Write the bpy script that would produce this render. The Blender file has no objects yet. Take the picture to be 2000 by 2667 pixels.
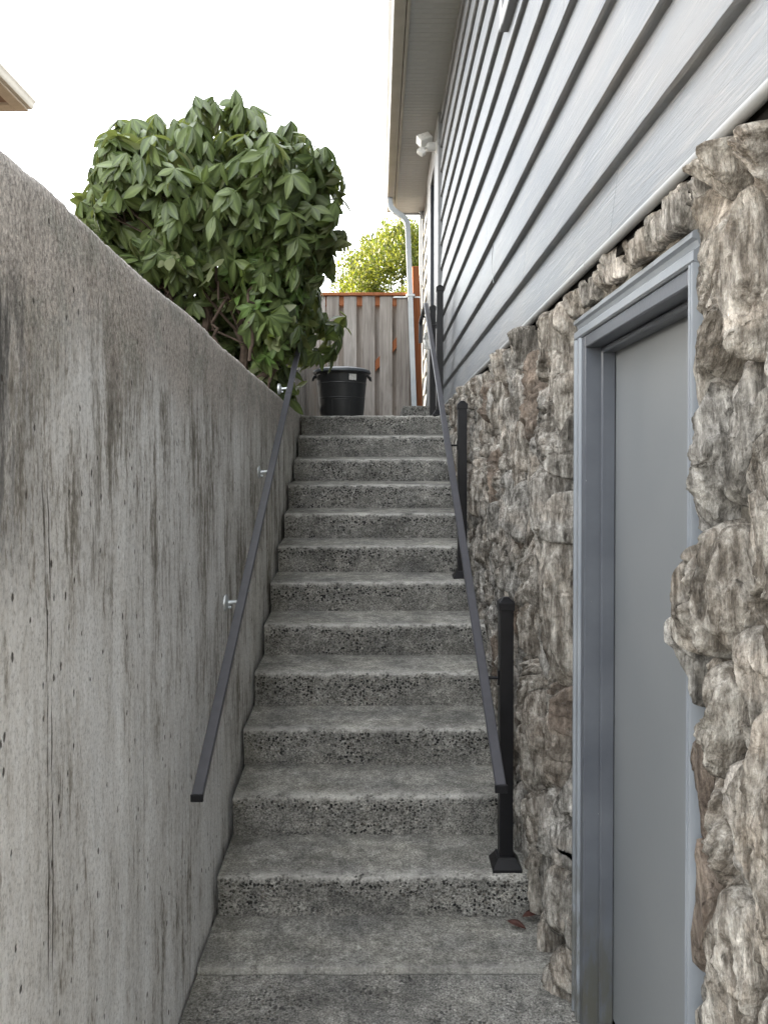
import bpy, bmesh, math, random
import numpy as np
from mathutils import Vector, Matrix
random.seed(7); RNG = np.random.default_rng(11)
R = math.radians
S = bpy.context.scene
COL = S.collection
EYE = 1.67                      # eye height above the lower landing

# ------------------------------------------------------------------ camera
cd = bpy.data.cameras.new('camera'); cam = bpy.data.objects.new('camera', cd); COL.objects.link(cam)
cam.location = (0, 0, EYE)
cam.rotation_euler = (R(90 - 0.8), 0, 0)
cd.sensor_fit = 'HORIZONTAL'; cd.sensor_width = 36; cd.lens = 36
cd.shift_y = -0.040; cd.shift_x = 0.0075
cd.clip_start = 0.05; cd.clip_end = 2000
S.camera = cam
# ------------------------------------------------------------------ light
SUN_EL, SUN_AZ = 13.0, 8.0     # low sun on the left, a little beyond the fence
w = bpy.data.worlds.new('World'); S.world = w; w.use_nodes = True
wn = w.node_tree.nodes; wl = w.node_tree.links
sky = wn.new('ShaderNodeTexSky'); sky.sky_type = 'NISHITA'; sky.sun_disc = False
sky.sun_elevation = R(SUN_EL); sky.sun_rotation = R(-90 + SUN_AZ)
sky.air_density = 1.0; sky.dust_density = 2.0; sky.ozone_density = 0.4; sky.altitude = 50
bg = wn['Background']; bg.inputs['Strength'].default_value = 0.15
hs = wn.new('ShaderNodeHueSaturation'); hs.inputs['Saturation'].default_value = .45
wl.new(sky.outputs[0], hs.inputs['Color'])
veil = wn.new('ShaderNodeMix'); veil.data_type = 'RGBA'                # thin even high cloud over the whole sky
veil.inputs[0].default_value = .55; veil.inputs[7].default_value = (4.32, 4.34, 4.36, 1)
wl.new(hs.outputs[0], veil.inputs[6]); wl.new(veil.outputs[2], bg.inputs['Color'])
sd = bpy.data.lights.new('sun', 'SUN'); sun = bpy.data.objects.new('sun', sd); COL.objects.link(sun)
sd.energy = 3.8; sd.angle = R(0.5); sd.color = (1.0, 0.84, 0.62)
to_sun = Vector((-math.cos(R(SUN_EL)) * math.cos(R(SUN_AZ)), math.cos(R(SUN_EL)) * math.sin(R(SUN_AZ)), math.sin(R(SUN_EL))))
sun.rotation_euler = to_sun.to_track_quat('Z', 'Y').to_euler()
vs = S.view_settings
S.display_settings.display_device = 'sRGB'
vs.view_transform = 'Standard'; vs.look = 'None'; vs.gamma = 1.0; vs.use_curve_mapping = False
vs.exposure = 3.18

# ------------------------------------------------------------------ helpers
def hash3(ix, iy, iz, seed):
    h = (ix.astype(np.int64) * 374761393 + iy.astype(np.int64) * 668265263 + iz.astype(np.int64) * 2147483647 + seed * 144269504) & 0xffffffff
    h = ((h ^ (h >> 13)) * 1274126177) & 0xffffffff
    h = ((h ^ (h >> 16)) * 2246822519) & 0xffffffff
    return (h ^ (h >> 15)) / 4294967295.0
def vnoise(p, seed=0):
    p = np.asarray(p, float); i = np.floor(p).astype(np.int64); f = p - i
    u = f * f * f * (f * (f * 6 - 15) + 10)
    r = 0
    for dx in (0, 1):
        for dy in (0, 1):
            for dz in (0, 1):
                wgt = (u[:, 0] if dx else 1 - u[:, 0]) * (u[:, 1] if dy else 1 - u[:, 1]) * (u[:, 2] if dz else 1 - u[:, 2])
                r = r + wgt * hash3(i[:, 0] + dx, i[:, 1] + dy, i[:, 2] + dz, seed)
    return r * 2 - 1
def fbm(p, oct=4, seed=0, gain=0.5):
    a, s, r = 1.0, 0, 0
    for k in range(oct):
        r = r + a * vnoise(p * 2 ** k + 17.3 * k, seed + k); s += a; a *= gain
    return r / s
def ridged(p, oct=3, seed=0):
    a, s, r = 1.0, 0, 0
    for k in range(oct):
        r = r + a * (1 - 2 * np.abs(vnoise(p * 2 ** k + 9.1 * k, seed + k))); s += a; a *= 0.55
    return r / s

def link(o, parent=None):
    COL.objects.link(o)
    if parent is not None: o.parent = parent
    return o
def mesh_np(name, V, F, mat=None, smooth=False):
    me = bpy.data.meshes.new(name)
    V = np.asarray(V, np.float32)
    me.from_pydata([], [], []) if False else None
    if isinstance(F, np.ndarray):
        n, k = F.shape
        me.vertices.add(len(V)); me.vertices.foreach_set('co', V.ravel())
        me.loops.add(n * k); me.loops.foreach_set('vertex_index', F.astype(np.int32).ravel())
        me.polygons.add(n); me.polygons.foreach_set('loop_start', np.arange(0, n * k, k, dtype=np.int32))
        me.update(calc_edges=True); me.validate()
    else:
        me.from_pydata(V.tolist(), [], F); me.update()
    if smooth: me.polygons.foreach_set('use_smooth', np.ones(len(me.polygons), bool))
    if mat: me.materials.append(mat)
    return me
def fattr(me, name, vals):
    a = me.attributes.new(name, 'FLOAT', 'POINT'); a.data.foreach_set('value', np.asarray(vals, np.float32))
def put(name, me, parent=None, loc=None, rot=None):
    o = bpy.data.objects.new(name, me)
    if loc is not None: o.location = loc
    if rot is not None: o.rotation_euler = rot
    return link(o, parent)
def empty(name, loc=(0, 0, 0), rz=0):
    o = bpy.data.objects.new(name, None); o.location = loc; o.rotation_euler = (0, 0, rz); o.empty_display_size = .1
    return link(o)
def tag(o, label, cat, group=None):
    o['label'] = label; o['category'] = cat
    if group: o['group'] = group
    return o
def structure(o): o['kind'] = 'structure'; return o
def grid_faces(nu, nv, wrap_u=False):
    i = np.arange(nu if wrap_u else nu - 1); j = np.arange(nv - 1)
    I, J = np.meshgrid(i, j, indexing='ij'); I2 = (I + 1) % nu
    return np.stack([I * nv + J, I2 * nv + J, I2 * nv + J + 1, I * nv + J + 1], -1).reshape(-1, 4)

class MB:
    """collects boxes, tubes and lathes in one bmesh"""
    def __init__(s): s.bm = bmesh.new()
    def box(s, a, b, bev=0.0, seg=1, M=None):
        a, b = Vector(a), Vector(b); r = bmesh.ops.create_cube(s.bm, size=1.0)
        vs_ = r['verts']; d = b - a; c = (a + b) / 2
        for v in vs_: v.co = Vector((v.co.x * d.x, v.co.y * d.y, v.co.z * d.z)) + c
        if M is not None: bmesh.ops.transform(s.bm, matrix=M, verts=vs_)
        if bev > 0:
            es = {e for v in vs_ for e in v.link_edges}
            bmesh.ops.bevel(s.bm, geom=list(es), offset=bev, segments=seg, affect='EDGES', profile=.6)
        return s
    def prism(s, poly, axis, a, b):
        """poly of 2D points extruded along axis ('x','y','z') from a to b"""
        def P(p, t): return {'x': (t, p[0], p[1]), 'y': (p[0], t, p[1]), 'z': (p[0], p[1], t)}[axis]
        A = [s.bm.verts.new(P(p, a)) for p in poly]; B = [s.bm.verts.new(P(p, b)) for p in poly]
        n = len(poly)
        for i in range(n): s.bm.faces.new((A[i], A[(i + 1) % n], B[(i + 1) % n], B[i]))
        s.bm.faces.new(A[::-1]); s.bm.faces.new(B)
        return s
    def tube(s, pts, r, n=10, cap=True, sq=None):
        pts = [Vector(p) for p in pts]; rings = []
        m = len(pts); rr = r if isinstance(r, (list, tuple)) else [r] * m
        up0 = None
        for i, p in enumerate(pts):
            t = (pts[min(i + 1, m - 1)] - pts[max(i - 1, 0)]).normalized()
            up = Vector((0, 0, 1)) if abs(t.z) < .95 else Vector((0, 1, 0))
            x = t.cross(up).normalized()
            if up0 is not None and x.dot(up0) < 0: x = -x
            up0 = x; y = x.cross(t).normalized(); ring = []
            for k in range(n):
                a = 2 * math.pi * k / n
                ring.append(s.bm.verts.new(p + x * math.cos(a) * rr[i] + y * math.sin(a) * rr[i]))
            rings.append(ring)
        for i in range(m - 1):
            for k in range(n):
                s.bm.faces.new((rings[i][k], rings[i][(k + 1) % n], rings[i + 1][(k + 1) % n], rings[i + 1][k]))
        if cap: s.bm.faces.new(rings[0][::-1]); s.bm.faces.new(rings[-1])
        return s
    def sweep(s, pts, prof, closed=True, right=None):
        """sweep 2D profile (along right, up) through pts"""
        pts = [Vector(p) for p in pts]; rings = []; m = len(pts)
        for i, p in enumerate(pts):
            t = (pts[min(i + 1, m - 1)] - pts[max(i - 1, 0)]).normalized()
            x = Vector(right) if right else t.cross(Vector((0, 0, 1))).normalized()
            x = (x - t * x.dot(t)).normalized(); y = x.cross(t).normalized()
            # keep mitred thickness
            k = 1.0
            if 0 < i < m - 1:
                t0 = (pts[i] - pts[i - 1]).normalized(); k = 1 / max(.4, t0.dot(t))
            rings.append([s.bm.verts.new(p + x * a + y * b * k) for a, b in prof])
        n = len(prof)
        for i in range(m - 1):
            for q in range(n if closed else n - 1):
                s.bm.faces.new((rings[i][q], rings[i][(q + 1) % n], rings[i + 1][(q + 1) % n], rings[i + 1][q]))
        if closed: s.bm.faces.new(rings[0][::-1]); s.bm.faces.new(rings[-1])
        return s
    def lathe(s, prof, c=(0, 0, 0), n=48, a0=0, a1=2 * math.pi, axis='z'):
        c = Vector(c); full = abs(a1 - a0 - 2 * math.pi) < 1e-6; m = n if full else n + 1; rings = []
        for k in range(m):
            a = a0 + (a1 - a0) * k / n; ring = []
            for r, z in prof:
                v = Vector((r * math.cos(a), r * math.sin(a), z))
                if axis == 'x': v = Vector((z, r * math.cos(a), r * math.sin(a)))
                if axis == 'y': v = Vector((r * math.cos(a), z, r * math.sin(a)))
                ring.append(s.bm.verts.new(c + v))
            rings.append(ring)
        for k in range(m if full else m - 1):
            A, B = rings[k], rings[(k + 1) % m]
            for j in range(len(prof) - 1): s.bm.faces.new((A[j], B[j], B[j + 1], A[j + 1]))
        return s
    def build(s, name, mat, parent=None, smooth=False, loc=None, angle=None):
        bmesh.ops.remove_doubles(s.bm, verts=s.bm.verts, dist=1e-5)
        bmesh.ops.recalc_face_normals(s.bm, faces=s.bm.faces)
        me = bpy.data.meshes.new(name); s.bm.to_mesh(me); s.bm.free()
        if mat: me.materials.append(mat)
        if smooth or angle:
            me.polygons.foreach_set('use_smooth', np.ones(len(me.polygons), bool))
            me.set_sharp_from_angle(angle=R(angle or 40))
        return put(name, me, parent, loc)

# ------------------------------------------------------------------ materials
class NT:
    def __init__(s, name):
        s.m = bpy.data.materials.new(name); s.m.use_nodes = True; s.t = s.m.node_tree
        s.b = s.t.nodes['Principled BSDF']; s.out = s.t.nodes['Material Output']
    def n(s, ty, **kw):
        nd = s.t.nodes.new(ty)
        for k, v in kw.items(): setattr(nd, k, v)
        return nd
    def set(s, inp, v):
        if v is None: return
        if isinstance(v, bpy.types.NodeSocket): s.t.links.new(v, inp)
        else: inp.default_value = v
    def coord(s, kind='Object'): return s.n('ShaderNodeTexCoord').outputs[kind]
    def map(s, v, scale=(1, 1, 1), loc=(0, 0, 0), rot=(0, 0, 0)):
        m = s.n('ShaderNodeMapping'); s.set(m.inputs[0], v)
        s.set(m.inputs['Location'], loc); m.inputs['Rotation'].default_value = rot; m.inputs['Scale'].default_value = scale
        return m.outputs[0]
    def noise(s, v, scale=1, detail=5, rough=.55, dist=0, out=0):
        n = s.n('ShaderNodeTexNoise'); s.set(n.inputs['Vector'], v)
        n.inputs['Scale'].default_value = scale; n.inputs['Detail'].default_value = detail
        n.inputs['Roughness'].default_value = rough; n.inputs['Distortion'].default_value = dist
        return n.outputs[out]
    def voro(s, v, scale, feature='F1', rnd=1.0):
        n = s.n('ShaderNodeTexVoronoi', feature=feature); s.set(n.inputs['Vector'], v)
        n.inputs['Scale'].default_value = scale; n.inputs['Randomness'].default_value = rnd
        return n
    def math(s, op, a, b=0.5, c=None, clamp=False):
        n = s.n('ShaderNodeMath', operation=op, use_clamp=clamp); s.set(n.inputs[0], a); s.set(n.inputs[1], b)
        if c is not None: s.set(n.inputs[2], c)
        return n.outputs[0]
    def ramp(s, v, stops, interp='LINEAR'):
        n = s.n('ShaderNodeValToRGB'); s.set(n.inputs[0], v); cr = n.color_ramp; cr.interpolation = interp
        while len(cr.elements) < len(stops): cr.elements.new(.5)
        for e, (p, c) in zip(cr.elements, stops):
            e.position = p; e.color = (c, c, c, 1) if isinstance(c, (int, float)) else (*c, 1)
        return n.outputs[0]
    def smooth(s, v, a, b):
        n = s.n('ShaderNodeMapRange', interpolation_type='SMOOTHSTEP'); s.set(n.inputs[0], v)
        n.inputs[1].default_value = a; n.inputs[2].default_value = b
        return n.outputs[0]
    def mix(s, f, a, b, bt='MIX'):
        n = s.n('ShaderNodeMix', data_type='RGBA', blend_type=bt); n.clamp_factor = True
        s.set(n.inputs[0], f)
        for i, v in ((6, a), (7, b)):
            s.set(n.inputs[i], (*v, 1) if isinstance(v, tuple) and len(v) == 3 else v)
        return n.outputs[2]
    def sep(s, v):
        n = s.n('ShaderNodeSeparateXYZ'); s.set(n.inputs[0], v); return n.outputs
    def bump(s, h, strength=.5, dist=.01, prev=None):
        n = s.n('ShaderNodeBump'); n.inputs['Strength'].default_value = strength; n.inputs['Distance'].default_value = dist
        s.set(n.inputs['Height'], h)
        if prev is not None: s.set(n.inputs['Normal'], prev)
        return n.outputs[0]
    def attr(s, name): return s.n('ShaderNodeAttribute', attribute_name=name).outputs['Fac']
    def rnd(s): return s.n('ShaderNodeObjectInfo').outputs['Random']
    def fin(s, col=None, rough=None, nor=None, metal=0, spec=None, **kw):
        if col is not None: s.set(s.b.inputs['Base Color'], (*col, 1) if isinstance(col, tuple) else col)
        if rough is not None: s.set(s.b.inputs['Roughness'], rough)
        if nor is not None: s.set(s.b.inputs['Normal'], nor)
        s.set(s.b.inputs['Metallic'], metal)
        if spec is not None: s.set(s.b.inputs['Specular IOR Level'], spec)
        return s.m

def m_wall():
    t = NT('weathered_concrete'); p = t.coord(); x, y, z = t.sep(p)
    warp = t.noise(p, 3.0, 3, .5); 
    s1 = t.noise(t.map(p, (6, 11, 1.2)), 1.0, 10, .68, .3)
    s2 = t.noise(t.map(p, (30, 42, 6)), 1.0, 6, .72, .3)
    s3 = t.noise(t.map(p, (90, 110, 34)), 1.0, 4, .7)
    blotch = t.noise(t.map(p, (1, 1, .8)), 2.2, 10, .70)
    v = t.math('ADD', t.math('MULTIPLY', s1, .44), t.math('ADD', t.math('MULTIPLY', s2, .34), t.math('MULTIPLY', s3, .22)))
    v = t.math('ADD', v, t.math('MULTIPLY', blotch, .36))
    # lime bloom, thicker near the foot and the camera
    low = t.math('MULTIPLY', t.smooth(z, 2.0, .6), t.smooth(y, 3.8, 1.6))
    v = t.math('ADD', v, t.math('MULTIPLY', low, .055))
    base = t.ramp(v, [(.55, (.13, .12, .105)), (.61, (.25, .236, .21)), (.648, (.38, .366, .34)), (.67, (.56, .553, .535)), (.735, (.68, .682, .672)), (.82, (.78, .79, .79))])
    chalk = t.smooth(t.noise(t.map(p, (1.6, 2.2, .9)), 1.0, 7, .66, .3), .47, .66)
    chalk = t.math('MULTIPLY', chalk, t.math('ADD', .25, t.math('MULTIPLY', low, .6)))
    base = t.mix(chalk, base, t.mix(t.smooth(s2, .3, .5), (.40, .395, .38), (.76, .77, .775)))
    # green-brown film on the far stretch
    film = t.math('MULTIPLY', t.smooth(y, 2.4, 4.6), t.noise(t.map(p, (2, 4, .8)), 1, 4, .6))
    base = t.mix(t.math('MULTIPLY', film, .45), base, t.mix(1.0, base, (.88, .83, .64), 'MULTIPLY'))
    # sandy coarse lift along the top
    zt = t.math('ADD', z, t.math('MULTIPLY', t.math('SUBTRACT', t.noise(t.map(p, (1, 3, 1.2)), 1.3, 6, .7), .5), .55))
    top = t.smooth(zt, 1.78, 2.05)
    sand = t.ramp(t.noise(t.map(p, (1, 1, .55)), 120, 3, .8), [(.34, (.19, .17, .152)), (.5, (.45, .41, .37)), (.66, (.68, .63, .58))])
    sand = t.mix(t.smooth(t.noise(p, 9, 4, .6), .45, .65), sand, t.mix(1.0, sand, (.76, .80, .78), 'MULTIPLY'))
    base = t.mix(t.math('MULTIPLY', top, .85), base, sand)
    # black run-off stain near the camera
    st = t.math('ADD', y, t.math('MULTIPLY', t.math('SUBTRACT', t.noise(t.map(p, (3, 8, 2.2)), 1, 5, .7), .5), .22))
    stain = t.math('MULTIPLY', t.smooth(st, 1.48, 1.24), t.math('MULTIPLY', t.smooth(z, 1.35, 1.72), t.smooth(z, 2.08, 1.95)))
    stain = t.math('MULTIPLY', stain, t.smooth(t.math('ADD', s2, t.math('MULTIPLY', s1, .5)), .62, .85))
    base = t.mix(t.math('MULTIPLY', stain, .9), base, (.05, .048, .046))
    for yy, ww in ((1.428, .0032), (1.447, .0026), (2.02, .002)):
        yl = t.math('ADD', y, t.math('MULTIPLY', t.math('SUBTRACT', t.noise(t.map(p, (0, 2, 3)), 1.2, 3, .6), .5), .03))
        ln = t.math('LESS_THAN', t.math('ABSOLUTE', t.math('SUBTRACT', yl, yy)), ww)
        ln = t.math('MULTIPLY', ln, t.math('MULTIPLY', t.smooth(z, .65, .8), t.smooth(z, 1.75, 1.55)))
        base = t.mix(t.math('MULTIPLY', ln, t.smooth(s2, .40, .58)), base, (.075, .066, .058))
    fine = t.noise(p, 330, 2, .7)
    base = t.mix(.5, base, t.ramp(t.noise(t.map(p, (1, 1, .8)), 130, 3, .7), [(.34, .45), (.48, 1.0), (.7, 1.3)]), 'MULTIPLY')
    pit = t.voro(t.map(p, (1, 1, .5)), 34)
    pits = t.math('MULTIPLY', t.smooth(t.math('ADD', pit.outputs['Distance'], t.math('MULTIPLY', t.math('SUBTRACT', t.noise(p, 90, 2), .5), .25)), .17, .09), t.math('GREATER_THAN', t.sep(pit.outputs['Color'])[0], .88))
    base = t.mix(t.math('MULTIPLY', pits, .9), base, (.06, .054, .048))
    h = t.math('ADD', t.math('MULTIPLY', s2, .45), t.math('MULTIPLY', s3, .5))
    h = t.math('ADD', h, t.math('MULTIPLY', t.noise(p, 130, 3, .75), t.math('ADD', .25, t.math('MULTIPLY', top, 1.6))))
    h = t.math('SUBTRACT', h, t.math('MULTIPLY', pits, 1.2))
    return t.fin(base, .93, t.bump(h, .55, .006), spec=.2)

def m_step():
    t = NT('exposed_aggregate_concrete'); p = t.coord(); x, y, z = t.sep(p); riser = t.attr('riser'); edge = t.attr('edge')
    wob = t.n('ShaderNodeVectorMath', operation='ADD'); t.set(wob.inputs[0], p)
    nv = t.n('ShaderNodeVectorMath', operation='SCALE'); t.set(nv.inputs[0], t.noise(p, 60, 2, .5, out=1)); nv.inputs['Scale'].default_value = .012
    t.set(wob.inputs[1], nv.outputs[0]); q = wob.outputs[0]
    A = t.voro(q, 74); B = t.voro(t.map(q, loc=(3, 5, 7)), 135)
    def peb(V, lo, hi, keep):
        r = t.sep(V.outputs['Color'])
        m = t.math('MULTIPLY', t.smooth(V.outputs['Distance'], hi, lo), t.math('LESS_THAN', r[0], keep))
        c = t.ramp(r[1], [(0, (.016, .018, .021)), (.55, (.042, .042, .042)), (.8, (.10, .094, .085)), (.94, (.24, .225, .20)), (1.0, (.6, .58, .54))])
        return m, c
    mA, cA = peb(A, .34, .52, .66); mB, cB = peb(B, .36, .52, .60)
    cem = t.ramp(t.noise(p, 26, 7, .72), [(.3, (.18, .176, .167)), (.5, (.295, .29, .275)), (.72, (.46, .452, .432))])
    grit = t.noise(p, 130, 4, .8)
    cem = t.mix(.7, cem, t.ramp(grit, [(.36, .22), (.5, .9), (.64, 1.75)]), 'MULTIPLY')
    # where the cement skin has worn off
    patch = t.noise(t.map(p, (1.0, 1.2, 1.8)), 4.2, 5, .62)
    expo = t.math('MULTIPLY', riser, t.smooth(t.math('ADD', patch, t.math('MULTIPLY', edge, .16)), .43, .60))
    expo = t.math('MAXIMUM', expo, t.math('MULTIPLY', edge, t.smooth(t.noise(p, 11, 4, .6), .36, .55)))
    fineexpo = t.math('ADD', .22, t.math('MULTIPLY', riser, .4))
    skin = t.mix(1.0, cem, t.ramp(t.noise(p, 7, 5, .6), [(.3, (.62, .63, .64)), (.7, (1.0, 1.0, .98))]), 'MULTIPLY')
    col = t.mix(t.math('MULTIPLY', mB, fineexpo), skin, cB)
    col = t.mix(t.math('MULTIPLY', mA, expo), col, cA)
    # treads: pale walked surface, dirt towards the back
    walk = t.math('MULTIPLY', t.math('SUBTRACT', 1.0, riser), t.smooth(t.noise(t.map(p, (1.3, 3, 1)), 2.3, 5, .6), .35, .65))
    col = t.mix(t.math('MULTIPLY', walk, .5), col, t.mix(1.0, col, (1.4, 1.38, 1.3), 'MULTIPLY'))
    wear = t.math('MULTIPLY', t.attr('nose'), t.smooth(t.noise(p, 16, 4, .65), .34, .56))
    col = t.mix(t.math('MULTIPLY', wear, .75), col, t.mix(.3, (.60, .59, .56), col))
    stn = t.ramp(t.noise(t.map(p, (1, 1.4, 1.6)), 3.4, 6, .66), [(.34, (.58, .575, .56)), (.5, (.95, .943, .925)), (.66, (1.14, 1.13, 1.10))])
    col = t.mix(.9, col, stn, 'MULTIPLY')
    left_dark = t.math('MULTIPLY', t.smooth(x, -.44, -.6), t.noise(p, 6, 4, .6))  # darker olive brown towards the left edge, broken up by noise
    col = t.mix(t.math('MULTIPLY', left_dark, .6), col, (.085, .08, .055))
    h = t.math('ADD', t.math('MULTIPLY', t.math('MULTIPLY', mA, expo), t.smooth(A.outputs['Distance'], .5, .0)), t.math('MULTIPLY', grit, .28))
    h = t.math('ADD', h, t.math('MULTIPLY', t.math('MULTIPLY', mB, fineexpo), .3))
    h = t.math('ADD', h, t.math('MULTIPLY', t.noise(p, 45, 4, .7), .35))
    return t.fin(col, .9, t.bump(h, 1.0, .009), spec=.25)

def m_stone():
    t = NT('petrified_wood_stone'); p = t.coord(); r = t.rnd()
    off = t.n('ShaderNodeVectorMath', operation='ADD'); t.set(off.inputs[0], p)
    cx = t.n('ShaderNodeCombineXYZ'); t.set(cx.inputs[0], t.math('MULTIPLY', r, 31)); t.set(cx.inputs[1], t.math('MULTIPLY', r, 57)); t.set(cx.inputs[2], t.math('MULTIPLY', r, 13))
    t.set(off.inputs[1], cx.outputs[0]); q = off.outputs[0]
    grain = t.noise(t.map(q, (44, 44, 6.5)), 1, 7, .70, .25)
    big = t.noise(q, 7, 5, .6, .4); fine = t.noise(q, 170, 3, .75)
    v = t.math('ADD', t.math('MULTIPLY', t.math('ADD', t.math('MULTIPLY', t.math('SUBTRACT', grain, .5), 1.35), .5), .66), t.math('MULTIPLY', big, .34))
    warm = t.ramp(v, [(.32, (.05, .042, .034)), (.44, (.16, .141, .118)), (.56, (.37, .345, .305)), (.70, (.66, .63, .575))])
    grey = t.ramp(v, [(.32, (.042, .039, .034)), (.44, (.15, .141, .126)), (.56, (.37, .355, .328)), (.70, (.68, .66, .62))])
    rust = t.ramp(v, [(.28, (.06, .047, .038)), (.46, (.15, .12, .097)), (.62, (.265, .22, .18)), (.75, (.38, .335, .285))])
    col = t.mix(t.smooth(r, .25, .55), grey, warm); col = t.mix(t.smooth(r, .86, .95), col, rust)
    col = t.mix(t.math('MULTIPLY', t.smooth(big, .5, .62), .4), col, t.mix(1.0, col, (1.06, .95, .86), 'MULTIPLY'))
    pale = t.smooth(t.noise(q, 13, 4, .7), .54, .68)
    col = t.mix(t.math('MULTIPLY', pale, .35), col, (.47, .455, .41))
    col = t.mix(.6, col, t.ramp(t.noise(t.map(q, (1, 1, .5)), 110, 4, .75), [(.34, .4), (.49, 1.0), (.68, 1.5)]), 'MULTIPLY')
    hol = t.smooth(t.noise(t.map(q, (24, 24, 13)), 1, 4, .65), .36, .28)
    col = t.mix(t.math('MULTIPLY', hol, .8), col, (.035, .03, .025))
    h = t.math('ADD', t.math('MULTIPLY', grain, 1.0), t.math('MULTIPLY', t.noise(q, 60, 5, .75), .6))
    h = t.math('ADD', h, t.math('MULTIPLY', fine, .25))
    return t.fin(col, .9, t.bump(h, 1.0, .018), spec=.25)

def m_mortar():
    t = NT('grey_mortar'); p = t.coord()
    c = t.ramp(t.noise(p, 45, 6, .75), [(.3, (.075, .066, .054)), (.5, (.165, .152, .13)), (.7, (.27, .255, .222))])
    return t.fin(c, .95, t.bump(t.noise(p, 110, 5, .8), .9, .008), spec=.15)

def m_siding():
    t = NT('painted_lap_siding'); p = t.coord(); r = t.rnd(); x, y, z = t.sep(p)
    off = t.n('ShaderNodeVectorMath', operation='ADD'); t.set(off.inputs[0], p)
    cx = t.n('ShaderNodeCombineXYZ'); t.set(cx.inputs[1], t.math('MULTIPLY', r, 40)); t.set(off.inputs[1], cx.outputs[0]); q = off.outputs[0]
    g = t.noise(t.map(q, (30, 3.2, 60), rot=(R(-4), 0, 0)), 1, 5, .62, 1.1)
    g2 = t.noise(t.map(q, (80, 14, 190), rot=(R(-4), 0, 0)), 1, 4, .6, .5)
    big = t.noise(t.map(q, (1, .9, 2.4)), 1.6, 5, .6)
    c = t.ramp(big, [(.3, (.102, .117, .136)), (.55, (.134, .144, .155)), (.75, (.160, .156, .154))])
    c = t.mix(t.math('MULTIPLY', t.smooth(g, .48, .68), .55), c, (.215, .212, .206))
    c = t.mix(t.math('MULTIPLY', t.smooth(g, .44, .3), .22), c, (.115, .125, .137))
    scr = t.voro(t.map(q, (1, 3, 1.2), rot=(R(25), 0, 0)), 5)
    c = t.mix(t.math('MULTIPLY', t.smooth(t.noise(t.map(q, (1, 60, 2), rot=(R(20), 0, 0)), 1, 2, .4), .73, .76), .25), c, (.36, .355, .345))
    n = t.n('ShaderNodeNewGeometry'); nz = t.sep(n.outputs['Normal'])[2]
    underside = t.math('MULTIPLY', t.smooth(nz, -.3, -.8), t.smooth(t.noise(t.map(p, (1, 9, 40)), 1, 5, .75), .36, .6))  # downward-facing laps turn darker, broken up by noise
    c = t.mix(t.math('MULTIPLY', underside, .4), c, (.10, .097, .09))
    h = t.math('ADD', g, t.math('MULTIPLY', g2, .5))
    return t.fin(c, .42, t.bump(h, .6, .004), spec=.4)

def m_paint(name, c1, c2, rough=.45, scale=6, bump=.12, dirt=None, chips=False):
    t = NT(name); p = t.coord(); x, y, z = t.sep(p)
    v = t.noise(p, scale, 5, .6)
    c = t.ramp(v, [(.3, c1), (.7, c2)])
    if dirt:
        d = t.math('MULTIPLY', t.smooth(z, dirt[1], dirt[0]), t.smooth(t.noise(t.map(p, (20, 20, 6)), 1, 6, .7), .36, .62))
        c = t.mix(t.math('MULTIPLY', d, .85), c, (.075, .072, .055))
    if chips:
        ch = t.math('MULTIPLY', t.smooth(t.noise(t.map(p, (60, 60, 22)), 1, 4, .75), .72, .75), 1.0)
        c = t.mix(t.math('MULTIPLY', ch, .5), c, (.62, .62, .60))
    return t.fin(c, t.ramp(v, [(.3, rough - .06), (.7, rough + .08)]), t.bump(t.noise(p, 90, 3, .6), bump, .003), spec=.4)

def m_wood(name, ramp_, gs=(26, 26, 1.3), rough=.85, knots=True):
    t = NT(name); p = t.coord(); r = t.rnd()
    off = t.n('ShaderNodeVectorMath', operation='ADD'); t.set(off.inputs[0], p)
    cx = t.n('ShaderNodeCombineXYZ'); t.set(cx.inputs[0], t.math('MULTIPLY', r, 23)); t.set(cx.inputs[2], t.math('MULTIPLY', r, 71)); t.set(off.inputs[1], cx.outputs[0]); q = off.outputs[0]
    g = t.noise(t.map(q, gs), 1, 6, .65, 1.3); lowf = t.noise(t.map(q, (3, 3, .9)), 1, 4, .6)
    v = t.math('ADD', t.math('MULTIPLY', g, .6), t.math('MULTIPLY', lowf, .4))
    c = t.ramp(v, ramp_)
    c = t.mix(t.math('MULTIPLY', r, .55), c, t.mix(1.0, c, (.78, .72, .66), 'MULTIPLY'))
    if knots:
        k = t.voro(t.map(q, (5.2, 5.2, 2.6)), 1.0)
        km = t.math('MULTIPLY', t.smooth(k.outputs['Distance'], .13, .05), t.math('GREATER_THAN', t.sep(k.outputs['Color'])[0], .35))
        c = t.mix(t.math('MULTIPLY', km, .75), c, (.055, .042, .034))
    return t.fin(c, rough, t.bump(g, .5, .004), spec=.2)

def m_simple(name, c, rough=.5, metal=0, spec=.5, var=.15, scale=9, bump=0.0, bs=120):
    t = NT(name); p = t.coord()
    v = t.noise(p, scale, 5, .6)
    lo = tuple(k * (1 - var) for k in c); hi = tuple(min(1, k * (1 + var)) for k in c)
    nor = t.bump(t.noise(p, bs, 3, .6), bump, .003) if bump else None
    return t.fin(t.ramp(v, [(.3, lo), (.7, hi)]), rough, nor, metal, spec)

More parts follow.
